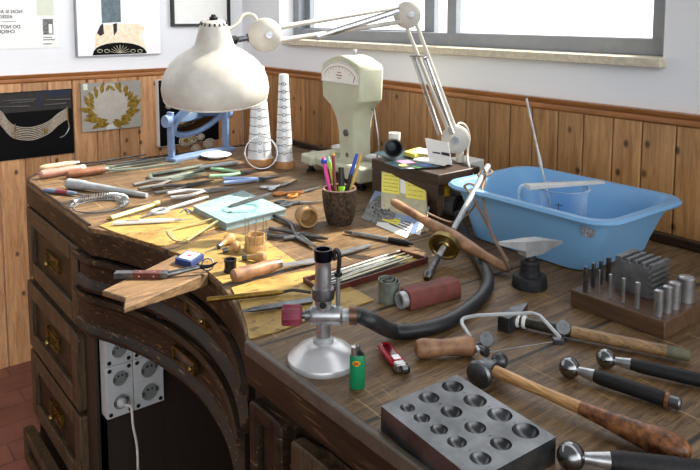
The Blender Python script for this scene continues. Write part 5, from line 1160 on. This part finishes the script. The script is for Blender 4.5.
# ball punches
def ballpunch(ball, rpx, s0, s1, e, label, over=False, rg=.0105):
    c = B(*ball); rb = m(rpx, c); 
    for _ in range(3): c = B(ball[0], ball[1], rb); rb = m(rpx, c)
    o = thing('doming_punch', label, 'punch', A2(c)+Z*BT, 'ball-ended doming punches')
    ee = B(*e, rg+.0008); d = (ee-c).normalized(); L = (ee-c).length
    obj('ball', MB().ball(c, rb, 32), 'ballsteel', o)
    obj('neck', rod_between(MB(), c+d*rb*.7, c+d*(rb+L*s0), [(0, rb*.42), (.2, rb*.4), (1, rb*.62)], 20), 'steel', o)
    obj('grip', rod_between(MB(), c+d*(rb+L*s0), c+d*L*s1, [(0, rg*.82), (.1, rg), (.95, rg), (1, rg*.9)], 20), 'grip', o)
    if s1 < 1: obj('end_ring', rod_between(MB(), c+d*L*s1, c+d*L*(s1+.03), [(0, rg*1.02), (1, rg*1.02)], 20), 'burl', o); obj('end_cap', rod_between(MB(), c+d*L*(s1+.03), ee, [(0, rg*.8), (.85, rg*.85), (1, rg*.7)], 20), 'dsteel', o)
ballpunch((569.5, 367.5), 10.3, .14, .87, (681, 404.5), 'black-gripped doming punch with a dark ring and steel end cap, middle of three')
ballpunch((606, 358.5), 9.6, .1, 1., (760, 394), 'black-gripped doming punch beside the cross-peen hammer handle, rearmost of three', rg=.010)
ballpunch((571, 456), 14, .16, 1., (725, 474), 'black-gripped doming punch next to the dapping block, nearest of three', rg=.0125)

# ------------------------------------------------------------------ dapping block
hz = .034
k0, k1, k2 = B(381, 406, hz), B(457, 374.5, hz), B(556, 437, hz); k3 = k0+k2-k1
bm_ = MB(); bm_.rings([[Vector((p.x, p.y, BT)) for p in (k0, k1, k2, k3)], [Vector((p.x, p.y, BT+hz)) for p in (k0, k1, k2, k3)]])
cut = MB()
holes = [(452.8, 386, 11), (429, 397, 10.5), (407.5, 407.2, 7.6), (475, 400, 11.7), (451.4, 411, 11), (422, 417.3, 8.5), (499.8, 414, 12.6), (475.3, 426.8, 11), (439, 428.7, 9.1), (525.5, 430.2, 13.6), (501, 443.2, 11), (456.9, 441.4, 10), (480.5, 457.7, 11)]
marks = MB()
for x, y, r in holes:
    p = B(x, y+.4, hz); rr_ = m(r, p); cut.ball((p.x, p.y, BT+hz+rr_*.25), rr_*1.03, 32)
    p2 = B(x-11, y-7.5, hz); marks.ball((p2.x, p2.y, BT+hz+.0012), .0021, 8)
def booled(base, cuts, name, mt, loc=None):
    o = obj(name, base, mt, loc=loc); objs = []
    for c_ in cuts:
        k = obj('c', c_, mt, loc=loc); md = o.modifiers.new('b', 'BOOLEAN'); md.object = k; md.operation = 'DIFFERENCE'; md.solver = 'EXACT'; objs.append(k)
    dg = bpy.context.evaluated_depsgraph_get(); me = bpy.data.meshes.new_from_object(o.evaluated_get(dg)); o.modifiers.clear(); o.data = me
    for k in objs: bpy.data.objects.remove(k)
    for p in me.polygons: p.use_smooth = True
    me.set_sharp_from_angle(angle=R(30)); return o
ctr = (k0+k2)/2; ctr.z = BT
tag(booled(bm_, [cut, marks], 'dapping_block', 'block', ctr), 'thick grey steel dapping block with rows of round hollows', 'dapping block')

# ------------------------------------------------------------------ lighters
c = B(357.3, 387.5); w = m(7.6, c); h1 = top_of(c, 354.5); h2 = top_of(c, 346.5)
t = thing('lighter', 'green disposable lighter standing upright beside the burner foot', 'lighter', A2(c)+Z*BT)
T = frame(c, RT)
el = lambda k, z_: [(w*k*math.cos(2*PI*i/28), w*k*.6*math.sin(2*PI*i/28), z_) for i in range(28)]
obj('body', MB(T).rings([el(.96, 0), el(1, .002), el(1, h1-.001), el(.94, h1)]), 'green', t)
obj('metal_hood', MB(T).rings([[(x*.55-w*.35, y*.85, z_) for x, y, z_ in el(.96, h1-.0005)], [(x*.5-w*.38, y*.8, z_) for x, y, z_ in el(.92, h2)]]), 'wheel', t)
obj('thumb_button', MB(T).hexa([(w*.1, -.004, h1-.0005), (w*.92, -.004, h1-.0005), (w*.92, .004, h1-.0005), (w*.1, .004, h1-.0005), (w*.05, -.004, h2-.002), (w*.75, -.003, h1+.002), (w*.75, .003, h1+.002), (w*.05, .004, h2-.002)]), 'black', t, bev=.0006)
obj('spark_wheel', MB(T).cyl((w*.02, -.0035, h2-.0022), (w*.02, .0035, h2-.0022), .0036, .0036, 16), 'dsteel', t)
lz = h1-.0105
mb = MB(T); fro = -1
mb.slab([(-w*.12+w*.52*math.cos(2*PI*i/20), -w*.6*math.sqrt(max(0, 1-((-w*.12+w*.52*math.cos(2*PI*i/20))/w)**2))-.0003, lz+.0042*math.sin(2*PI*i/20)) for i in range(20)], (0, -.0003, 0)); ov = obj('logo_oval', mb, 'yplast', t)
Tt = T @ Matrix(((1, 0, 0, -w*.5), (0, 0, -1, -w*.6-.0007), (0, 1, 0, lz-.0022), (0, 0, 0, 1)))
text('logo_lettering', 'BIC', 'red', Tt, .0062, t, ext=.0002)
a, b = B(384, 351), B(404.5, 376); t = thing('lighter', 'red translucent disposable lighter lying on its side', 'lighter', A2((a+b)/2)+Z*BT)
T = frame(a+Z*.0005, b-a); L = (b-a).length; w = .0115
bd = lambda x, k: [(x, w*k*math.cos(2*PI*i/24), .0075+.0075*k*math.sin(2*PI*i/24)) for i in range(24)]
obj('body', MB(T).rings([bd(0, .94), bd(.002, 1), bd(L*.74, 1), bd(L*.75, .95)]), 'red', t)
obj('sticker', MB(T).box((L*.63, -.001, .0152), (L*.16, w*1.0, .0008)), 'lavender', t)
obj('body_window', MB(T).box((L*.32, -.001, .0149), (L*.42, w*.9, .0006)), mat('dark_red_window', '5e0d1c', .2), t)
obj('metal_hood', MB(T).box((L*.84, -.002, .0085), (L*.17, w*1.55, .0135)), 'wheel', t, bev=.002); obj('black_head', MB(T).box((L*.86, w*.45, .0065), (L*.24, w*.95, .011)), 'black', t, bev=.002)
obj('spark_wheel', MB(T).cyl((L*.965, -.003, .009), (L*.965, .005, .009), .0052, .0052, 18), 'dsteel', t)

# ------------------------------------------------------------------ on the bench pin
pz = .0044
a, b, e = B(110.5, 277.5, pz), B(166, 277.5, pz), B(217.5, 268.5, .012)
t = thing('burnishing_knife', 'pocket burnisher with riveted brown grip lying across the bench pin', 'knife', B(140, 277.5, pz))
def kbox(p, q, w, t_, z0): 
    mb = MB(frame(p+Z*z0, q-p)); L = (q-p).length; return mb.box((L/2, 0, t_/2), (L, w, t_))
mb = kbox(a.lerp(b, .08), b.lerp(e, .04), .019, .012, 0); mb.lathe([(0, 0), (.0095, 0), (.0095, .012), (0, .012)], a.lerp(b, .09), n=20); obj('handle', mb, 'dsteel', t, bev=.001)
obj('wood_scale', kbox(a.lerp(b, .42), a.lerp(b, .92), .0195, .013, -.0004), mat('rosewood_scale', '5a2a22', .35, 0, .2, 40), t, bev=.001)
for k in (.54, .8):
    q = a.lerp(b, k)+Z*.006; nn = -Vector((0, 1, 0)); dd = (b-a).normalized(); nn = Vector((dd.y, -dd.x, 0)); mb = MB(); mb.cyl(q+nn*.0097, q+nn*.0104, .0017, .0017, 10); mb.cyl(q+Z*.006, q+Z*.0072, .0017, .0017, 10); obj('rivet', mb, 'chrome', t)
s0 = b+Z*.006; obj('shank', MB().tube(curve([s0, b.lerp(e, .35)+Z*.008, b.lerp(e, .65)+Z*.010], 4), [.006]*4+[.005]*4+[.0045], 10), 'dsteel', t)
obj('hooked_tip', MB().tube(curve([b.lerp(e, .65)+Z*.010, b.lerp(e, .85)+Z*.008, e+Z*.014], 5), [.0045, .0045, .0045, .004, .004, .0035, .003, .0025, .002, .0015, .0008], 10), 'burnt', t)
q = [B(x, y, OC+.014) for x, y in ((175, 258), (187, 249.8), (204, 253.8), (191, 262.3))]
o = thing('trinket_box', 'small royal blue box with pale inlay and red spot behind the bench pin', 'box', A2(sum(q, Vector())/4)+Z*(BT+.0045)); ctr = sum(q, Vector())/4
mb = MB(); mb.rings([[Vector((v.x, v.y, BT+.0045)) for v in q], q]); obj('box', mb, 'boxblue', o, bev=.0008)
mb = MB(); mb.rings([[ctr+(v-ctr)*.76+Z*.0002 for v in q], [ctr+(v-ctr)*.76+Z*.0012 for v in q]]); obj('inlay', mb, 'tinted', o)
obj('red_spot', MB().lathe([(0, 0), (.0045, 0), (.004, .001), (0, .001)], ctr+Z*.0012, n=14), 'red', o)
c = B(208, 271, .004); r = m(5.8, c); ax = Vector((.75, -.6, .25)).normalized()
tag(obj('split_ring', MB().tube([c+Z*(r+.002)+(RT*math.cos(2*PI*i/28)+ax.cross(RT).normalized()*math.sin(2*PI*i/28))*r for i in range(28)], .0018, 8, closed=True), 'chrome'), 'bright steel split ring standing by the blue box', 'ring')

# ------------------------------------------------------------------ sockets under the bench
XS = XA1; dpt = .042
P2 = lambda px, py: onx(px, py, XS+dpt)
ya, ym, yb = P2(105.5, 380).y, P2(133.5, 380).y, P2(164, 380).y
zb = P2(107, 421).z; zm = P2(105, 369).z; hmod = zm-zb
t = thing('socket_panel', 'light grey bank of wall sockets fixed inside the kneehole', 'socket panel', (XS, (ya+yb)/2, zb))
sk = 0
for ci, (u0, u1) in enumerate(((ya, ym), (ym, yb))):
    for ri in range(2):
        z0_ = zb+ri*hmod; 
        mo = obj('socket_module', MB().bx(XS, XS+dpt, u0+.0006, u1-.0006, z0_+.0006, z0_+hmod-.0006), 'sock', t, bev=.002)
        for yy in (u0+.011, u1-.011):
            for zz in (z0_+.011, z0_+hmod-.011): obj('screw', MB().cyl((XS+dpt, yy, zz), (XS+dpt+.001, yy, zz), .0055, .0055, 12), 'black', mo)
        for s in (0, 1):
            cy_, cz_ = (u0+u1)/2+.002, z0_+hmod*(.28+.46*s); r = (u1-u0)*.29
            obj('socket_rim', MB().lathe([(r, 0), (r*1.08, .0025), (r*.98, .003), (r*.92, 0)], (XS+dpt, cy_, cz_), (1, 0, 0), 28, cap=False, loop=True), 'sock', mo)
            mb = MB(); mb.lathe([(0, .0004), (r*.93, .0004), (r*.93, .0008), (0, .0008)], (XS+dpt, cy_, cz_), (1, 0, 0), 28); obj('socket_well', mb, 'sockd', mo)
            for q, e_ in ((-1, -.1), (1, .15)): obj('earth_clip', MB().box((XS+dpt+.002, cy_+q*r*.78, cz_+e_*r), (.003, r*.34, r*.5)), 'dgrey', mo)
            for q in (-1, 1): obj('pin_hole', MB().cyl((XS+dpt+.0006, cy_+q*r*.24, cz_+r*.3), (XS+dpt+.0014, cy_+q*r*.24, cz_+r*.3), r*.13, r*.13, 12), 'black', mo)
            if ci == 0 and ri == 0 and s == 0: plug = (cy_, cz_, r)
cy_, cz_, r = plug; px_ = XS+dpt+.0016
o = thing('plug_cable', 'pale plug and cable hanging from the lowest left socket', 'cable', (px_, cy_, cz_))
obj('plug', MB().lathe([(0, 0), (r*.62, 0), (r*.6, .008), (r*.4, .012), (.005, .018), (0, .018)], (px_, cy_, cz_), (1, 0, 0), 26), 'sock', o)
cab = [Vector((px_+.022, cy_, cz_)), Vector((px_+.03, cy_+.014, cz_-.006)), onx(133, 425, XS+dpt+.05), onx(137, 447, XS+dpt+.055), onx(138, 475, XS+dpt+.055), onx(138.5, 520, XS+dpt+.05)]
cab.append(Vector((cab[-1].x, cab[-1].y, .004))) if cab[-1].z > .02 else None
cab.append(Vector((cab[-1].x-.0, cab[-1].y+.12, .004)))
obj('cable', MB().tube(curve(cab, 7), .0032, 8), 'pcord', o)

# ------------------------------------------------------------------ light
def area(name, loc, rot, sx, sy, e, col=(1, 1, 1)):
    l = bpy.data.lights.new(name, 'AREA'); l.shape = 'RECTANGLE'; l.size = sx; l.size_y = sy; l.energy = e; l.color = col
    o = bpy.data.objects.new(name, l); C.objects.link(o); o.location = loc; o.rotation_euler = rot; return o
area('window_daylight', ((wx0+wx1)/2, yf+.25, (wzb+wz1)/2), (R(-80), 0, 0), wx1-wx0, wz1-wzb, WIN_E, (.93, .97, 1))
l = bpy.data.lights.new('sun', 'SUN'); l.energy = SUN_E; l.color = (1, .93, .81); l.angle = R(1.2)
o = bpy.data.objects.new('sun', l); C.objects.link(o); o.location = (-1, 4, 4); o.rotation_euler = Vector((-.12, -1, -.92)).to_track_quat('-Z', 'Y').to_euler()
w = bpy.data.worlds.new('sky'); bpy.context.scene.world = w; w.use_nodes = True
n, l = w.node_tree.nodes, w.node_tree.links; bg = n['Background']
tc = n.new('ShaderNodeTexCoord'); sp = n.new('ShaderNodeSeparateXYZ'); l.new(tc.outputs['Generated'], sp.inputs[0])
def wr(sock, a, b, ca, cb):
    mr_ = n.new('ShaderNodeMapRange'); l.new(sock, mr_.inputs['Value']); mr_.inputs['From Min'].default_value = a; mr_.inputs['From Max'].default_value = b
    mr_.inputs['To Min'].default_value = ca; mr_.inputs['To Max'].default_value = cb; mr_.interpolation_type = 'SMOOTHSTEP'; return mr_.outputs[0]
def mth(op, a, b):
    k = n.new('ShaderNodeMath'); k.operation = op
    for s, v in ((k.inputs[0], a), (k.inputs[1], b)):
        if hasattr(v, 'links'): l.new(v, s)
        else: s.default_value = v
    return k.outputs[0]
sky = wr(sp.outputs['Y'], .05, .3, 0, SKY_E)                      # bright overcast outside the window wall
side_ = mth('MULTIPLY', wr(sp.outputs['X'], .1, .9, 0, SIDE_E), mth('MULTIPLY', wr(sp.outputs['Z'], -.15, .1, 0, 1), wr(sp.outputs['Z'], .3, .75, 1, 0)))   # assumed daylight from the right, added low to brighten the left wall
ceil = wr(sp.outputs['Z'], -.2, .7, AMB_E*.35, AMB_E)
l.new(mth('ADD', mth('ADD', sky, side_), ceil), bg.inputs['Strength']); bg.inputs['Color'].default_value = (.95, .97, 1, 1)
sc = bpy.context.scene
sc.view_settings.view_transform = 'Standard'; sc.view_settings.look = 'None'; sc.view_settings.exposure = EXPO; sc.view_settings.gamma = 1; sc.view_settings.use_curve_mapping = False
sc.cycles.use_denoising = True; sc.cycles.max_bounces = 8; sc.cycles.sample_clamp_indirect = 6
